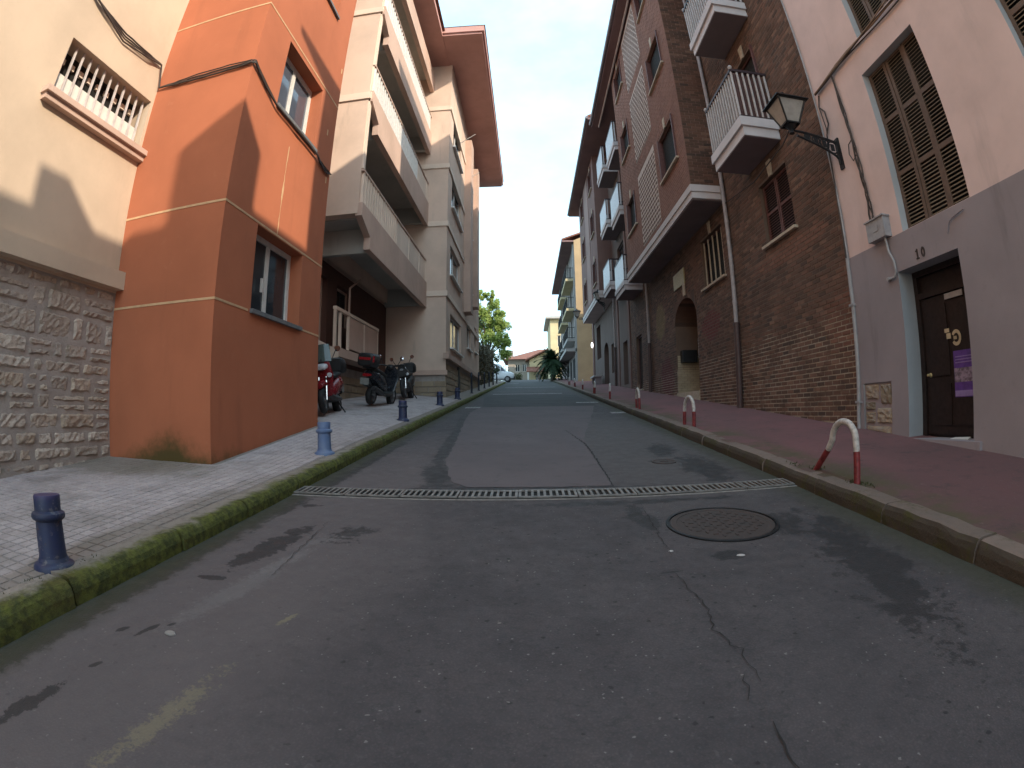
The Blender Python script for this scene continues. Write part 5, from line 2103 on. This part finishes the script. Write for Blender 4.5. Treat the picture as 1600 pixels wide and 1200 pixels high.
# slabs, parapets, railings per floor
for fl_, zs in enumerate((4.90, 8.02, 11.10)):
    b = MB()
    b.box(-5.15, XBf - .02, LY0 + .28, LY1, zs + .62, zs + .80)
    b.build('balcony_slab', M['soffit_grey'], lb)
    b = MB()
    b.box(XBf - .16, XBf, LY0 + .72, LY1 - .02, zs, zs + .92)
    b.hexa([(XBf - .16, LY0 + .02, zs + .60), (XBf, LY0 + .02, zs + .60), (XBf, LY0 + .72, zs + .30), (XBf - .16, LY0 + .72, zs + .30),
            (XBf - .16, LY0 + .02, zs + .92), (XBf, LY0 + .02, zs + .92), (XBf, LY0 + .72, zs + .92), (XBf - .16, LY0 + .72, zs + .92)])
    par = b.build('parapet', M['tan_front'], lb)
    b = MB()
    b.box(-5.1, XBf - .16, LY0 + .95, LY0 + 1.1, zs, zs + .62)
    b.box(-5.1, XBf - .16, LY1 - .4, LY1 - .25, zs, zs + .62)
    build_each(b, 'beam', M['soffit_grey'], lb)
    zt = zs + 1.78
    b = MB()
    b.box(XBf - .12, XBf - .02, LY0 + .05, LY1 - .04, zt - .05, zt)
    b.box(XBf - .9, XBf - .02, LY0 + .02, LY0 + .05, zt - .05, zt)
    build_each(b, 'handrail', M['tan_front'], par)
    # balusters on the near stretch, boarded panels on the far one
    y = LY0 + .1
    lim = {0: 13.6, 1: 16.0, 2: 17.8}[fl_]
    while y < lim:
        q = MB()
        q.box(XBf - .10, XBf - .035, y, y + .07, zs + .92, zt - .05)
        q.build('baluster', M['white_paint'] if fl_ else M['tan_trim'], par)  # whiter paint on the upper floors stands in for sunlit balusters
        y += .20
    while y < LY1 - .3:
        q = MB()
        w_ = min(1.55, LY1 - .1 - y)
        q.box(XBf - .085, XBf - .05, y + .03, y + w_ - .03, zs + .94, zt - .06)
        q.box(XBf - .10, XBf - .03, y + w_ - .03, y + w_ + .03, zs + .92, zt - .05)
        q.build('balcony_panel', M['tan_trim'], par)
        y += w_
# top fascia and eave
b = MB()
b.box(XBf - .16, XBf, LY0, LY1, 14.2, 15.0)
b.build('parapet', M['tan_front'], lb)
b = MB()
b.box(-9, -3.05, 9.6, LY1, 15.6, 15.8)
b.build('eave', M['maroon'], lb)
b = MB()
b.hexa([(-9, 9.5, 15.85), (-2.95, 9.5, 15.85), (-2.95, LY1, 15.85), (-9, LY1, 15.85), (-9, 9.5, 18.0), (-8.6, 9.5, 18.0), (-8.6, LY1, 18.0), (-9, LY1, 18.0)])
b.build('roof', M['roof_tile'], lb, fix=True)
b = MB()
b.box(-5.05, XBf - .2, LY0 + .3, LY1, 14.9, 15.0)
b.build('balcony_slab', M['soffit_grey'], lb)
# ground floor balcony under the overhang
b = MB()
b.box(-5.15, -4.62, 11.7, 15.4, 2.50, 2.72)
gb = b.build('balcony', M['tan_front'], lb)
for (y0, y1) in ((12.75, 13.95), (14.05, 15.3)):
    b = MB()
    b.box(-4.70, -4.65, y0, y1, 2.78, 3.62)
    b.build('balcony_panel', M['tan_front'], gb)
b = MB()
b.box(-4.72, -4.63, 11.7, 15.4, 3.64, 3.72)
for y in (11.75, 12.1, 12.7, 14.0, 15.35):
    b.box(-4.71, -4.64, y - .03, y + .03, 2.72, 3.64)
b.build('railing', M['tan_trim'], gb)
b = MB()
b.tube([(-4.68, 12.75, 3.72), (-4.68, 12.75, 4.4), (-4.68, 13.6, 4.85)], .03, 8)
b.build('awning_pole', M['tan_front'], gb, smooth=True)
b = MB()
b.hexa([(-5.1, 8.1, 2.55), (-4.5, 8.1, 2.55), (-4.5, 11.6, 2.35), (-5.1, 11.6, 2.35), (-5.1, 8.1, 2.85), (-4.5, 8.1, 2.85), (-4.5, 11.6, 2.6), (-5.1, 11.6, 2.6)])
b.build('ledge', M['tan_trim'], lb)
# stone base under the overhang
sb = brick_cells(8.1, LY1 - .01, .6, 2.35, L=.42, h=.22, g=.02, base=lambda u: gl(-5.1, u))
b = MB()
b.box(-5.15, -5.10, 8.06, LY1, .3, 2.36)
b.build('mortar_bed', M['stone_mortar'], lb)
lay_bricks(FL(-5.10), sb, M['ashlar'], lb, 90, .42, .22, .02, proud=.03, name='stone', eye=(-3, 13, 1.5))

# ---- far wing -------------------------------------------------------------------------------
XC, CY0, CY1 = -2.92, 18.0, 30.0
fw_ = thing('apartment_block', 'tan corner block with stone base and deep red eaves on the left', 'building', (-5, 24, rz(24)))
FC = FL(XC)
FCf = FF(CY0)
cops = []
for (u0, u1, z0, z1) in [(19.0, 22.2, 3.55, 4.85), (18.9, 21.8, 6.35, 7.55), (19.0, 21.9, 9.2, 10.6), (19.0, 21.5, 12.0, 13.4), (24.2, 26.0, 4.2, 5.5), (24.2, 26.0, 7.2, 8.5), (24.2, 26, 10.2, 11.5), (24.2, 26, 13, 14.2), (27.6, 28.8, 4.4, 5.8), (27.6, 28.8, 7.4, 8.7), (27.6, 28.8, 10.4, 11.7)]:
    cops.append((u0, u1, z0, z1, .18))
b = MB()
fwall(b, FC, CY0, CY1, 3.1, 15.65, cops, .18)
fwall(b, FCf, -9, XC, 2.5, 15.65)
b.build('wall', M['cream_dim'], fw_)
for o_ in cops:
    simple_window(FC, *o_[:4], .16, fw_, 'white_paint', 'glass', 2, sill='white_paint', sillo=.12)
b = MB()
for z in (5.30, 8.0, 10.45, 13.2):
    b.box(-6, XC + .05, CY0 - .05, CY0 + .2, z, z + .2)
    b.box(XC - .1, XC + .05, CY0 + .2, CY1, z, z + .2)
b.build('string_course', M['tan_trim'], fw_)
b = MB()
for (u0, u1, z0, z1) in [(23.0, 24.0, 5.7, 14.6), (26.3, 27.2, 6.6, 14.6)]:
    b.box(XC, XC + .32, u0, u1, z0, z1)
b.build('pilaster', M['tan_front'], fw_)
b = MB()
b.box(-6, XC + .05, CY0 - .05, CY0 + .01, 2.45, 2.62)
b.box(XC - .08, XC + .12, CY0 - .12, CY1, 3.02, 3.22)
b.build('ledge', M['tan_front'], fw_)
b = MB()
b.box(-6, XC - .04, CY0 + .04, CY1, .8, 3.05)
b.build('mortar_bed', M['stone_mortar'], fw_)
sc_ = brick_cells(-5.1, XC, 1.2, 2.45, L=.44, h=.21, g=.02, base=lambda u: gl(-3.4, CY0))
sc_ += [(XC - .42, XC, 2.45 + .21 * k, 2.45 + .21 * k + .19) for k in range(3)]
lay_bricks(FF(CY0 + .04), sc_, M['ashlar'], fw_, 60, .44, .21, .02, proud=.03, name='stone', eye=(-3, 13, 1.5))
sd_ = brick_cells(CY0 + .05, CY1, 1.2, 3.0, L=.6, h=.24, g=.02, base=lambda u: gl(XC, u))
lay_bricks(FL(XC - .04), sd_, M['ashlar'], fw_, 0, .6, .24, .02, proud=.03, name='stone')
b = MB()
fbox(b, FC, 21.2, 21.7, 1.6, 3.0, -.02, .1)
b.build('base_door', M['iron'], fw_)
b = MB()
ez = 15.62
b.box(-9, -1.5, 16.0, CY1 + 1.0, ez, ez + .10)
b.build('eave_soffit', M['maroon'], fw_)
b = MB()
b.box(-9, -1.42, 15.92, CY1 + 1.05, ez + .1, ez + .38)
b.build('eave_fascia', M['maroon'], fw_)
b = MB()
b.hexa([(-9, 15.9, ez + .4), (-1.38, 15.9, ez + .4), (-1.38, CY1 + 1.1, ez + .4), (-9, CY1 + 1.1, ez + .4), (-9, 20, ez + 2.6), (-8.5, 20, ez + 2.6), (-8.5, CY1, ez + 2.6), (-9, CY1, ez + 2.6)])
b.build('roof', M['roof_tile'], fw_, fix=True)
b = MB()
b.box(-9, -8.9, LY0, CY1, 1, 15.6)
b.box(-9, XC, CY1, CY1 + .2, 1, 15.6)
b.build('back_wall', M['cream_dim'], fw_)
# laundry poles on the eave side
b = MB()
b.bar((XC + .1, 20.5, 13.0), (XC + .8, 20.2, 13.25), .012, .012)
b.bar((XC + .1, 23.5, 12.6), (XC + .7, 23.2, 12.8), .012, .012)
build_each(b, 'wash_pole', M['white_paint'], fw_)
# ================================================================== VEHICLES
def ring(x, zc, hw, hh, n=16, e=2.6, yc=0):
    out = []
    for i in range(n):
        t_ = 2 * pi * i / n
        c_, s_ = math.cos(t_), math.sin(t_)
        out.append((x, yc + hw * math.copysign(abs(c_) ** (2 / e), c_), zc + hh * math.copysign(abs(s_) ** (2 / e), s_)))
    return out


M['rubber'] = flat('tyre rubber', (.02, .02, .021, 1), .8)
M['rim'] = flat('alloy rim', (.25, .25, .26, 1), .4, .6)
M['scoot_red'] = flat('red scooter paint', (.20, .012, .018, 1), .25, var=.05, spec=.5)
M['scoot_dark'] = flat('blue black scooter paint', (.018, .021, .028, 1), .28, var=.05, spec=.5)
M['scoot_black'] = flat('black plastic', (.015, .015, .016, 1), .5)
M['seat_vinyl'] = flat('black seat vinyl', (.018, .017, .017, 1), .6)
M['chrome'] = flat('chrome', (.62, .62, .62, 1), .15, 1.0)
M['lens_red'] = flat('red lens', (.34, .015, .02, 1), .25, spec=.5)
M['lens_clear'] = flat('clear lens', (.55, .57, .6, 1), .12, spec=.6)
M['mirror'] = flat('mirror glass', (.85, .86, .88, 1), .05, 1.0)
M['screen'] = glass_mat('smoked screen', (.05, .07, .065, 1), .08)
M['plate'] = flat('number plate', (.25, .25, .23, 1), .5)


def wheel(o, x, r_, wd, y=0.0):
    b = MB()
    prof = []
    for i in range(13):
        t_ = pi * i / 12
        prof.append((r_ - wd * .55 + wd * .55 * math.sin(t_), -wd / 2 * math.cos(t_) * 1.0))
    b.lathe([(r_ * .62, -wd * .42)] + prof + [(r_ * .62, wd * .42)], 28, (x, y, r_), axis='y', cap=False)
    w_ = link('wheel', b.mesh('tyre', M['rubber'], True), o, loc=(0, 0, 0))
    b = MB()
    b.lathe([(r_ * .64, -wd * .36), (r_ * .58, -wd * .30), (r_ * .58, wd * .30), (r_ * .64, wd * .36)], 28, (x, y, r_), axis='y', cap=False)
    for k in range(5):
        t_ = 2 * pi * k / 5
        b.bar((x, y, r_), (x + r_ * .6 * math.cos(t_), y, r_ + r_ * .6 * math.sin(t_)), .02, .022)
    b.lathe([(.045, -.06), (.045, .06)], 14, (x, y, r_), axis='y')
    link('rim', b.mesh('rim', M['rim'], True), w_, loc=(0, 0, 0))


def scooter(lab, loc, rot, paint, case=True, screen=True, lean=.12, motorbike=False, grp='scooters parked under the balconies'):
    o = thing('motorcycle' if motorbike else 'scooter', lab, 'motorcycle' if motorbike else 'scooter', loc, rot, grp)
    o.rotation_euler = (lean, 0, rot)
    P = M[paint]
    r_ = .30 if motorbike else .25
    xf, xr = .66, -.62
    wheel(o, xf, r_, .12)
    wheel(o, xr, r_ - .01, .15)
    def part(name, b, m, sm=True):
        return link(name, b.mesh(name, m if isinstance(m, (list, tuple)) else M[m] if isinstance(m, str) else m, sm), o, loc=(0, 0, 0))
    # rear body
    b = MB()
    b.loft([ring(-1.02, .74, .05, .05), ring(-.92, .72, .13, .10), ring(-.62, .66, .19, .17), ring(-.30, .56, .19, .20), ring(-.02, .46, .15, .16), ring(.12, .40, .10, .10)])
    part('rear_body', b, P)
    if not motorbike:
        b = MB()
        b.loft([ring(-.45, .30, .17, .06), ring(-.1, .30, .20, .07), ring(.30, .30, .20, .06), ring(.42, .34, .16, .06)])
        part('footboard', b, 'scoot_black')
        b = MB()
        b.loft([ring(.40, .34, .16, .07), ring(.47, .55, .20, .10), ring(.50, .75, .22, .12), ring(.46, .92, .17, .10), ring(.40, 1.02, .10, .05)], cap=True)
        part('leg_shield', b, P)
        b = MB()
        b.loft([ring(.36, .42, .05, .04), ring(.52, .55, .10, .06), ring(.66, .58, .09, .06), ring(.84, .50, .06, .04)])
        part('front_fender', b, P)
    else:
        b = MB()
        b.loft([ring(-.10, .78, .10, .08), ring(.10, .80, .15, .12), ring(.32, .80, .14, .12), ring(.42, .78, .07, .07)])
        part('fuel_tank', b, P)
        b = MB()
        b.loft([ring(-.25, .40, .12, .14), ring(.10, .38, .16, .17), ring(.32, .42, .12, .14)])
        part('engine', b, 'scoot_black')
        b = MB()
        b.loft([ring(.34, .72, .12, .05), ring(.50, .70, .20, .14), ring(.60, .78, .16, .12), ring(.60, .95, .10, .06)])
        part('front_fairing', b, P)
    b = MB()
    b.loft([ring(-.90, .83, .08, .04), ring(-.75, .85, .14, .06), ring(-.40, .80, .16, .065), ring(-.05, .74, .13, .06), ring(.05, .72, .08, .04)])
    part('seat', b, 'seat_vinyl')
    # fork and steering
    for s_ in (-1, 1):
        b = MB()
        b.tube([(xf, .075 * s_, r_), (.50, .075 * s_, .70)], .022, 8)
        part('fork_leg', b, 'chrome')
    b = MB()
    b.tube([(.30, -.36, 1.03), (.38, -.22, 1.04), (.42, 0, 1.02), (.38, .22, 1.04), (.30, .36, 1.03)], .018, 8)
    b.lathe([(.07, -.05), (.085, .0), (.06, .05)], 12, (.42, 0, 1.0))
    part('handlebar', b, 'scoot_black')
    for s_ in (-1, 1):
        b = MB()
        b.tube([(.36, .20 * s_, 1.05), (.36, .27 * s_, 1.18), (.35, .30 * s_, 1.22)], .009, 6)
        part('mirror_stalk', b, 'scoot_black')
        b = MB()
        b.lathe([(.01, -.03), (.05, -.02), (.06, .0)], 14, (.33, .32 * s_, 1.24), axis='x', cap=False)
        b.lathe([(.058, 0), (.058, -.004)], 14, (.325, .32 * s_, 1.24), axis='x')
        part('mirror', b, 'mirror')
    b = MB()
    b.loft([ring(.50, .90, .13, .065), ring(.57, .88, .11, .055), ring(.60, .87, .06, .03)])
    part('headlight', b, 'lens_clear')
    b = MB()
    b.lathe([(.02, 0), (.05, .02), (.045, .06)], 10, (.54, .16, .72), axis='x')
    part('indicator', b, 'lens_clear')
    if screen:
        b = MB()
        g = 6
        for i in range(g + 1):
            for j in range(g + 1):
                u, v = (i / g - .5), j / g
                b.v.append((.50 - .16 * v - .25 * u * u, u * (.40 - .10 * v), 1.0 + .36 * v))
        for i in range(g):
            for j in range(g):
                a = i * (g + 1) + j
                b.f.append((a, a + g + 1, a + g + 2, a + 1))
                b.m.append(0)
        part('windscreen', b, 'screen')
    b = MB()
    b.loft([ring(-1.05, .70, .09, .035), ring(-.98, .71, .12, .04)])
    part('tail_light', b, 'lens_red')
    b = MB()
    b.box(-1.09, -1.08, -.11, .11, .47, .63)
    part('number_plate', b, 'plate', False)
    b = MB()
    b.loft([ring(-1.02, .62, .03, .02), ring(-1.07, .5, .06, .05), ring(-.9, .46, .10, .04)])
    part('rear_fender', b, 'scoot_black')
    b = MB()
    b.tube([(.0, -.15, .25), (-.3, -.18, .27), (-.5, -.2, .32), (-.98, -.21, .42)], [.025, .03, .06, .055], 12)
    part('exhaust', b, 'scoot_black' if not motorbike else 'chrome')
    b = MB()
    b.tube([(-.15, .12, .24), (-.22, .24, .0)], .015, 6)
    part('side_stand', b, 'iron')
    if case:
        b = MB()
        b.loft([ring(-1.20, 1.05, .16, .12, e=4), ring(-1.15, 1.05, .21, .16, e=4), ring(-.80, 1.05, .21, .17, e=4), ring(-.72, 1.04, .16, .13, e=4)])
        c_ = part('top_case', b, 'scoot_black')
        b = MB()
        b.box(-1.215, -1.195, -.15, .15, 1.04, 1.10)
        b.box(-1.17, -1.12, -.218, -.19, 1.0, 1.14)
        link('reflector', b.mesh('reflector', M['lens_red']), c_, loc=(0, 0, 0))
        b = MB()
        b.box(-1.1, -.75, -.08, .08, .86, .90)
        part('rack', b, 'iron', False)
    return o


def on_l(x, y): return (x, y, gl(x, y) - .005)


scooter('red scooter with black top case half hidden by the orange tower', on_l(-3.92, 9.75), -1.40, 'scoot_red')
scooter('dark scooter seen from behind, standing between the red one and the motorcycle', on_l(-3.74, 12.6), 1.45, 'scoot_dark', case=True, screen=False)
scooter('black motorcycle facing the street with top case, farthest of the three', on_l(-3.70, 15.5), -1.50, 'scoot_black', case=True, screen=False, motorbike=True)

# ---- white van crossing at the end of the left pavement -----------------------------------
M['van_white'] = flat('white van paint', (.74, .75, .77, 1), .3, var=.03, spec=.5)
vy = 52.5
van = thing('white_van', 'small white van standing across the side street beyond the hedge', 'van', (-3.4, vy, rz(vy)))
def vpart(name, b, m, sm=True, par=None):
    return link(name, b.mesh(name, M[m], sm), par or van, loc=(0, 0, 0))
# nose to +x, body lofted along x
b = MB()
secs = [(-2.1, .95, .74, .66), (-2.05, 1.02, .80, .80), (-1.0, 1.06, .82, .84), (.35, 1.06, .82, .84), (.62, 1.0, .82, .76)]
def vr(x, zc, hw, hh): return [(x, p[1], p[2]) for p in ring(0, zc, hw, hh, 20, 5)]
b.loft([vr(x, zc, hw, hh) for (x, zc, hw, hh) in secs])
bd = vpart('body', b, 'van_white')
b = MB()
b.loft([vr(.55, .72, .80, .46), vr(1.0, .70, .80, .44), vr(1.6, .66, .78, .36), vr(1.88, .60, .72, .28), vr(1.95, .55, .6, .2)])
vpart('bonnet', b, 'van_white')
b = MB()
b.hexa([(.58, -.72, 1.10), (1.12, -.70, 1.08), (1.12, .70, 1.08), (.58, .72, 1.10), (.42, -.66, 1.78), (.50, -.66, 1.74), (.50, .66, 1.74), (.42, .66, 1.78)])
vpart('windscreen', b, 'glass_sky', False)
b = MB()
b.hexa([(-.25, -.83, 1.15), (.58, -.83, 1.15), (.58, -.78, 1.15), (-.25, -.78, 1.15), (-.25, -.76, 1.68), (.30, -.76, 1.68), (.30, -.72, 1.68), (-.25, -.72, 1.68)])
vpart('side_window', b, 'glass_sky', False)
b = MB()
b.box(-1.95, -.4, -.832, -.82, .5, .56)
vpart('side_strip', b, 'scoot_black', False)
b = MB()
b.box(1.85, 2.02, -.7, .7, .32, .55)
vpart('bumper', b, 'scoot_black', False)
b = MB()
b.loft([vr(1.72, .74, .74, .08), vr(1.86, .70, .68, .07)])
vpart('headlights', b, 'lens_clear')
for x in (-1.35, 1.25):
    for y in (-.72, .72):
        b = MB()
        b.lathe([(.18, -.1), (.30, -.1), (.31, 0), (.30, .1), (.18, .1)], 22, (x, y, .31), axis='y')
        w_ = vpart('wheel', b, 'rubber')
        b = MB()
        b.lathe([(.05, -.105), (.18, -.108), (.18, .108), (.05, .105)], 18, (x, y, .31), axis='y')
        vpart('rim', b, 'rim', True, w_)
b = MB()
b.box(.42, .52, -.98, -.83, 1.12, 1.28)
vpart('door_mirror', b, 'scoot_black', False)

# ================================================================== GREENERY
def leaf_mat(name, a, b_, trans=.35):
    t = NT(name)
    isl = t.n('ShaderNodeNewGeometry').outputs['Random Per Island']
    c = t.mix(isl, a, b_)
    t.done(c, .6, spec=.3)
    tr = t.n('ShaderNodeBsdfTranslucent')
    t.L(c, tr.inputs['Color'])
    mx = t.n('ShaderNodeMixShader')
    mx.inputs[0].default_value = trans
    t.L(t.p.outputs[0], mx.inputs[1])
    t.L(tr.outputs[0], mx.inputs[2])
    t.L(mx.outputs[0], t.t.nodes['Material Output'].inputs['Surface'])
    return t.mat


M['leaf_bright'] = leaf_mat('spring leaves', (.22, .30, .065, 1), (.34, .41, .12, 1), .45)
M['leaf_dark'] = leaf_mat('dark leaves', (.022, .045, .016, 1), (.045, .065, .022, 1), .2)
M['leaf_olive'] = leaf_mat('olive hedge leaves', (.05, .06, .02, 1), (.09, .085, .035, 1), .2)
M['leaf_brown'] = leaf_mat('dull creeper', (.055, .05, .025, 1), (.10, .075, .04, 1), .2)
M['palm_leaf'] = leaf_mat('palm fronds', (.018, .04, .018, 1), (.03, .06, .024, 1), .15)
M['bark'] = flat('bark', (.09, .07, .05, 1), .9, var=.2)


def leaves(b, c_, rad, n, size, rg, squash=(1, 1, 1)):
    for _ in range(n):
        u = Vector((rg.gauss(0, 1), rg.gauss(0, 1), rg.gauss(0, 1)))
        if u.length < 1e-6: continue
        u.normalize()
        r_ = rad * rg.random() ** .45
        p = Vector(c_) + Vector((u.x * squash[0], u.y * squash[1], u.z * squash[2])) * r_
        a = Vector((rg.gauss(0, 1), rg.gauss(0, 1), rg.gauss(0, .7))).normalized()
        d = a.orthogonal().normalized()
        s = size * rg.uniform(.6, 1.3)
        b.face([p - a * s, p + d * s * .5, p + a * s, p - d * s * .5])


def tree(lab, x, y, z0, trunk_h, lobes, mat, seed, leaf=.11, n=260, r0=.16):
    rg = random.Random(seed)
    o = thing('broadleaf_tree', lab, 'tree', (x, y, z0))
    b = MB()
    b.tube([(x, y, z0 - .3), (x + .05, y, z0 + trunk_h * .5), (x - .05, y, z0 + trunk_h)], [r0, r0 * .8, r0 * .6], 10)
    top = Vector((x - .05, y, z0 + trunk_h))
    for (dx, dy, dz, r_) in lobes:
        e = Vector((x + dx, y + dy, z0 + dz))
        m_ = top.lerp(e, .5) + Vector((rg.uniform(-.1, .1), rg.uniform(-.1, .1), .1))
        b.tube([top, m_, e], [r0 * .4, r0 * .25, r0 * .1], 6)
    b.build('trunk', M['bark'], o, smooth=True)
    b = MB()
    for (dx, dy, dz, r_) in lobes:
        k = max(6, int(r_ * 14))
        for _ in range(k):
            u = Vector((rg.gauss(0, 1), rg.gauss(0, 1), rg.gauss(0, 1))).normalized() * r_ * rg.uniform(.3, 1.0)
            leaves(b, (x + dx + u.x, y + dy + u.y, z0 + dz + u.z), r_ * .38, n // 10, leaf, rg)
    b.build('crown', M[mat], o)
    return o


rg = random.Random(21)
lob = [(0, 0, 3.2, 1.0), (.9, -.3, 3.0, .8), (1.4, .2, 2.0, .75), (-.4, .4, 4.4, 1.05), (.5, -.2, 4.8, .95), (1.2, 0, 4.0, .8), (-.6, 0, 5.6, .9), (.3, .2, 6.2, .75), (.9, -.2, 5.4, .6), (-1.2, .2, 4.2, 1.0), (-1.4, .3, 6.0, .8), (1.5, -.2, 2.9, .6), (.1, 0, 7.0, .45), (-.8, 0, 7.1, .5)]
lob = [(q[0] * 1.55 + .2, q[1] * 1.5, q[2] * 1.55 + .6, q[3] * 1.5) for q in lob]
tree('bright yellow green sunlit tree rising over the hedge', -5.4, 68, rz(68), 3.0, lob, 'leaf_bright', 4, leaf=.17, n=620, r0=.25)
tree('pale dusty tree between the hedge and the tan block', -5.1, 40.0, gl(-5, 40), 2.0, [(0, 0, 3.4, 1.1), (.6, 0, 4.6, .9), (-.8, 0, 4.6, 1.2), (.2, 0, 5.6, .8), (-.5, .2, 6.4, .8)], 'leaf_olive', 9, leaf=.11, n=360)
tree('small dark evergreen beside the white van', -3.0, 47.6, gl(-3, 47), .8, [(0, 0, 1.2, .6), (.1, 0, 2.0, .55), (-.3, .2, 2.5, .5)], 'leaf_dark', 12, leaf=.09, n=330, r0=.07)
# hedge on a fence
hg = thing('hedge', 'tall olive brown hedge along the pavement before the van', 'hedge', (-3.5, 38, gl(-3.5, 38)))
b = MB()
rg = random.Random(8)
for _ in range(2600):
    y = rg.uniform(31.0, 46)
    face_ = rg.random()
    top = 2.35 + .25 * math.sin(y * 1.3) + .2 * math.sin(y * 3.1)
    if face_ < .7:
        p = (-3.28 + rg.uniform(-.12, .10), y, gl(-3.5, y) + rg.uniform(0, top))
    elif face_ < .85:
        p = (rg.uniform(-4.2, -3.28), y, gl(-3.5, y) + top + rg.uniform(-.1, .15))
    else:
        p = (rg.uniform(-4.2, -3.28), 31.0 + rg.uniform(-.1, .1), gl(-3.5, 31) + rg.uniform(0, top))
    leaves(b, p, .22, 9, .085, rg)
b.build('foliage', M['leaf_brown'], hg)
b = MB()
b.box(-4.15, -3.36, 31.1, 46, 2.2, 2.0 + GR * 31)
b.hexa([(-4.1, 31.1, gl(-3.5, 31.1) - .1), (-3.38, 31.1, gl(-3.5, 31.1) - .1), (-3.38, 46, gl(-3.5, 46) - .1), (-4.1, 46, gl(-3.5, 46) - .1), (-4.1, 31.1, gl(-3.5, 31.1) + 2.2), (-3.38, 31.1, gl(-3.5, 31.1) + 2.2), (-3.38, 46, gl(-3.5, 46) + 2.2), (-4.1, 46, gl(-3.5, 46) + 2.2)])
b.v = b.v[8:]
b.f = [tuple(i - 8 for i in f) for f in b.f[6:]]
b.m = b.m[6:]
b.build('inner_twigs', M['leaf_dark'], hg)
b = MB()
for k in range(6):
    y = 31.0 + k * 3
    b.tube([(-3.22, y, gl(-3.3, y) - .1), (-3.22, y, gl(-3.3, y) + 1.5)], .03, 6)
build_each(b, 'fence_post', flat('green fence paint', (.05, .11, .07, 1), .5), hg)
# palm
pm = thing('palm_tree', 'dark bushy palm with drooping fronds on the right pavement', 'palm tree', (2.45, 53.0, rz(53)))
b = MB()
b.tube([(2.45, 53, rz(53) - .2), (2.48, 53, rz(53) + 1.2), (2.42, 53, rz(53) + 2.3)], [.24, .2, .17], 12)
b.build('trunk', M['bark'], pm, smooth=True)
rg = random.Random(17)
b = MB()
for k in range(110):
    a = 2 * pi * k / 110 * 7 + rg.uniform(-.2, .2)
    el_ = rg.uniform(-.7, 1.4)
    Lf = rg.uniform(1.3, 2.2)
    base = Vector((2.42, 53, rz(53) + 2.3))
    d = Vector((math.cos(a) * math.cos(el_), math.sin(a) * math.cos(el_), math.sin(el_)))
    side = d.cross(Vector((0, 0, 1))).normalized()
    prev = None
    for i in range(12):
        t_ = i / 11
        p = base + d * Lf * t_ + Vector((0, 0, -1.15 * t_ * t_ * (1.1 - .3 * el_)))
        wl_ = .42 * math.sin(pi * min(1, t_ * .9 + .1)) + .04
        if prev is not None:
            for s_ in (-1, 1):
                tip = p + side * wl_ * s_ + Vector((0, 0, -.16 * wl_ / .4)) + d * .15
                b.face([prev, p, tip, prev + side * .03 * s_])
        prev = p
b.build('fronds', M['palm_leaf'], pm)
# shrubs before the far house
for k, (x, y, r_, lab) in enumerate([(3.4, 93.5, 1.0, 'dark rounded shrub before the red roofed house'), (-2.2, 94, 1.1, 'dull leafy shrub left of the red roofed house'), (-4.5, 92, 1.5, 'tall grey green shrub behind the white van')]):
    o = thing('garden_shrub', lab, 'shrub', (x, y, rz(y)))
    b = MB()
    rg = random.Random(30 + k)
    for _ in range(14):
        leaves(b, (x + rg.uniform(-r_, r_), y + rg.uniform(-r_, r_) * .6, rz(y) + rg.uniform(.4, r_ * 1.9)), r_ * .5, 60, .14, rg)
    b.build('foliage', M['leaf_dark' if k != 1 else 'leaf_olive'], o)
    b = MB()
    b.tube([(x, y, rz(y) - .1), (x, y, rz(y) + r_)], .06, 6)
    b.build('stem', M['bark'], o)
# grass tufts in the gutter
gt = MB()
rg = random.Random(40)
for (x, y, n) in [(-2.38, 1.55, 40), (-2.40, 1.35, 26), (-2.36, 2.0, 22), (2.74, 4.42, 60), (2.72, 3.72, 60), (2.78, 3.6, 40), (2.66, 4.7, 40)]:
    for _ in range(n):
        px_, py_ = x + rg.gauss(0, .035), y + rg.gauss(0, .06)
        z = (gl(px_, py_) if x < 0 else gr(px_, py_))
        h_ = rg.uniform(.006, .028)
        a = rg.uniform(0, 6.28)
        d = Vector((math.cos(a), math.sin(a), 0)) * .006
        gt.face([(px_ - d.x, py_ - d.y, z), (px_ + d.x, py_ + d.y, z), (px_ + rg.uniform(-.015, .015), py_ + rg.uniform(-.015, .015), z + h_)])
tag(gt.build('moss_tufts', M['leaf_olive']), 'short green moss and grass tufts at the bollard and hoop feet', 'moss', kind='stuff')
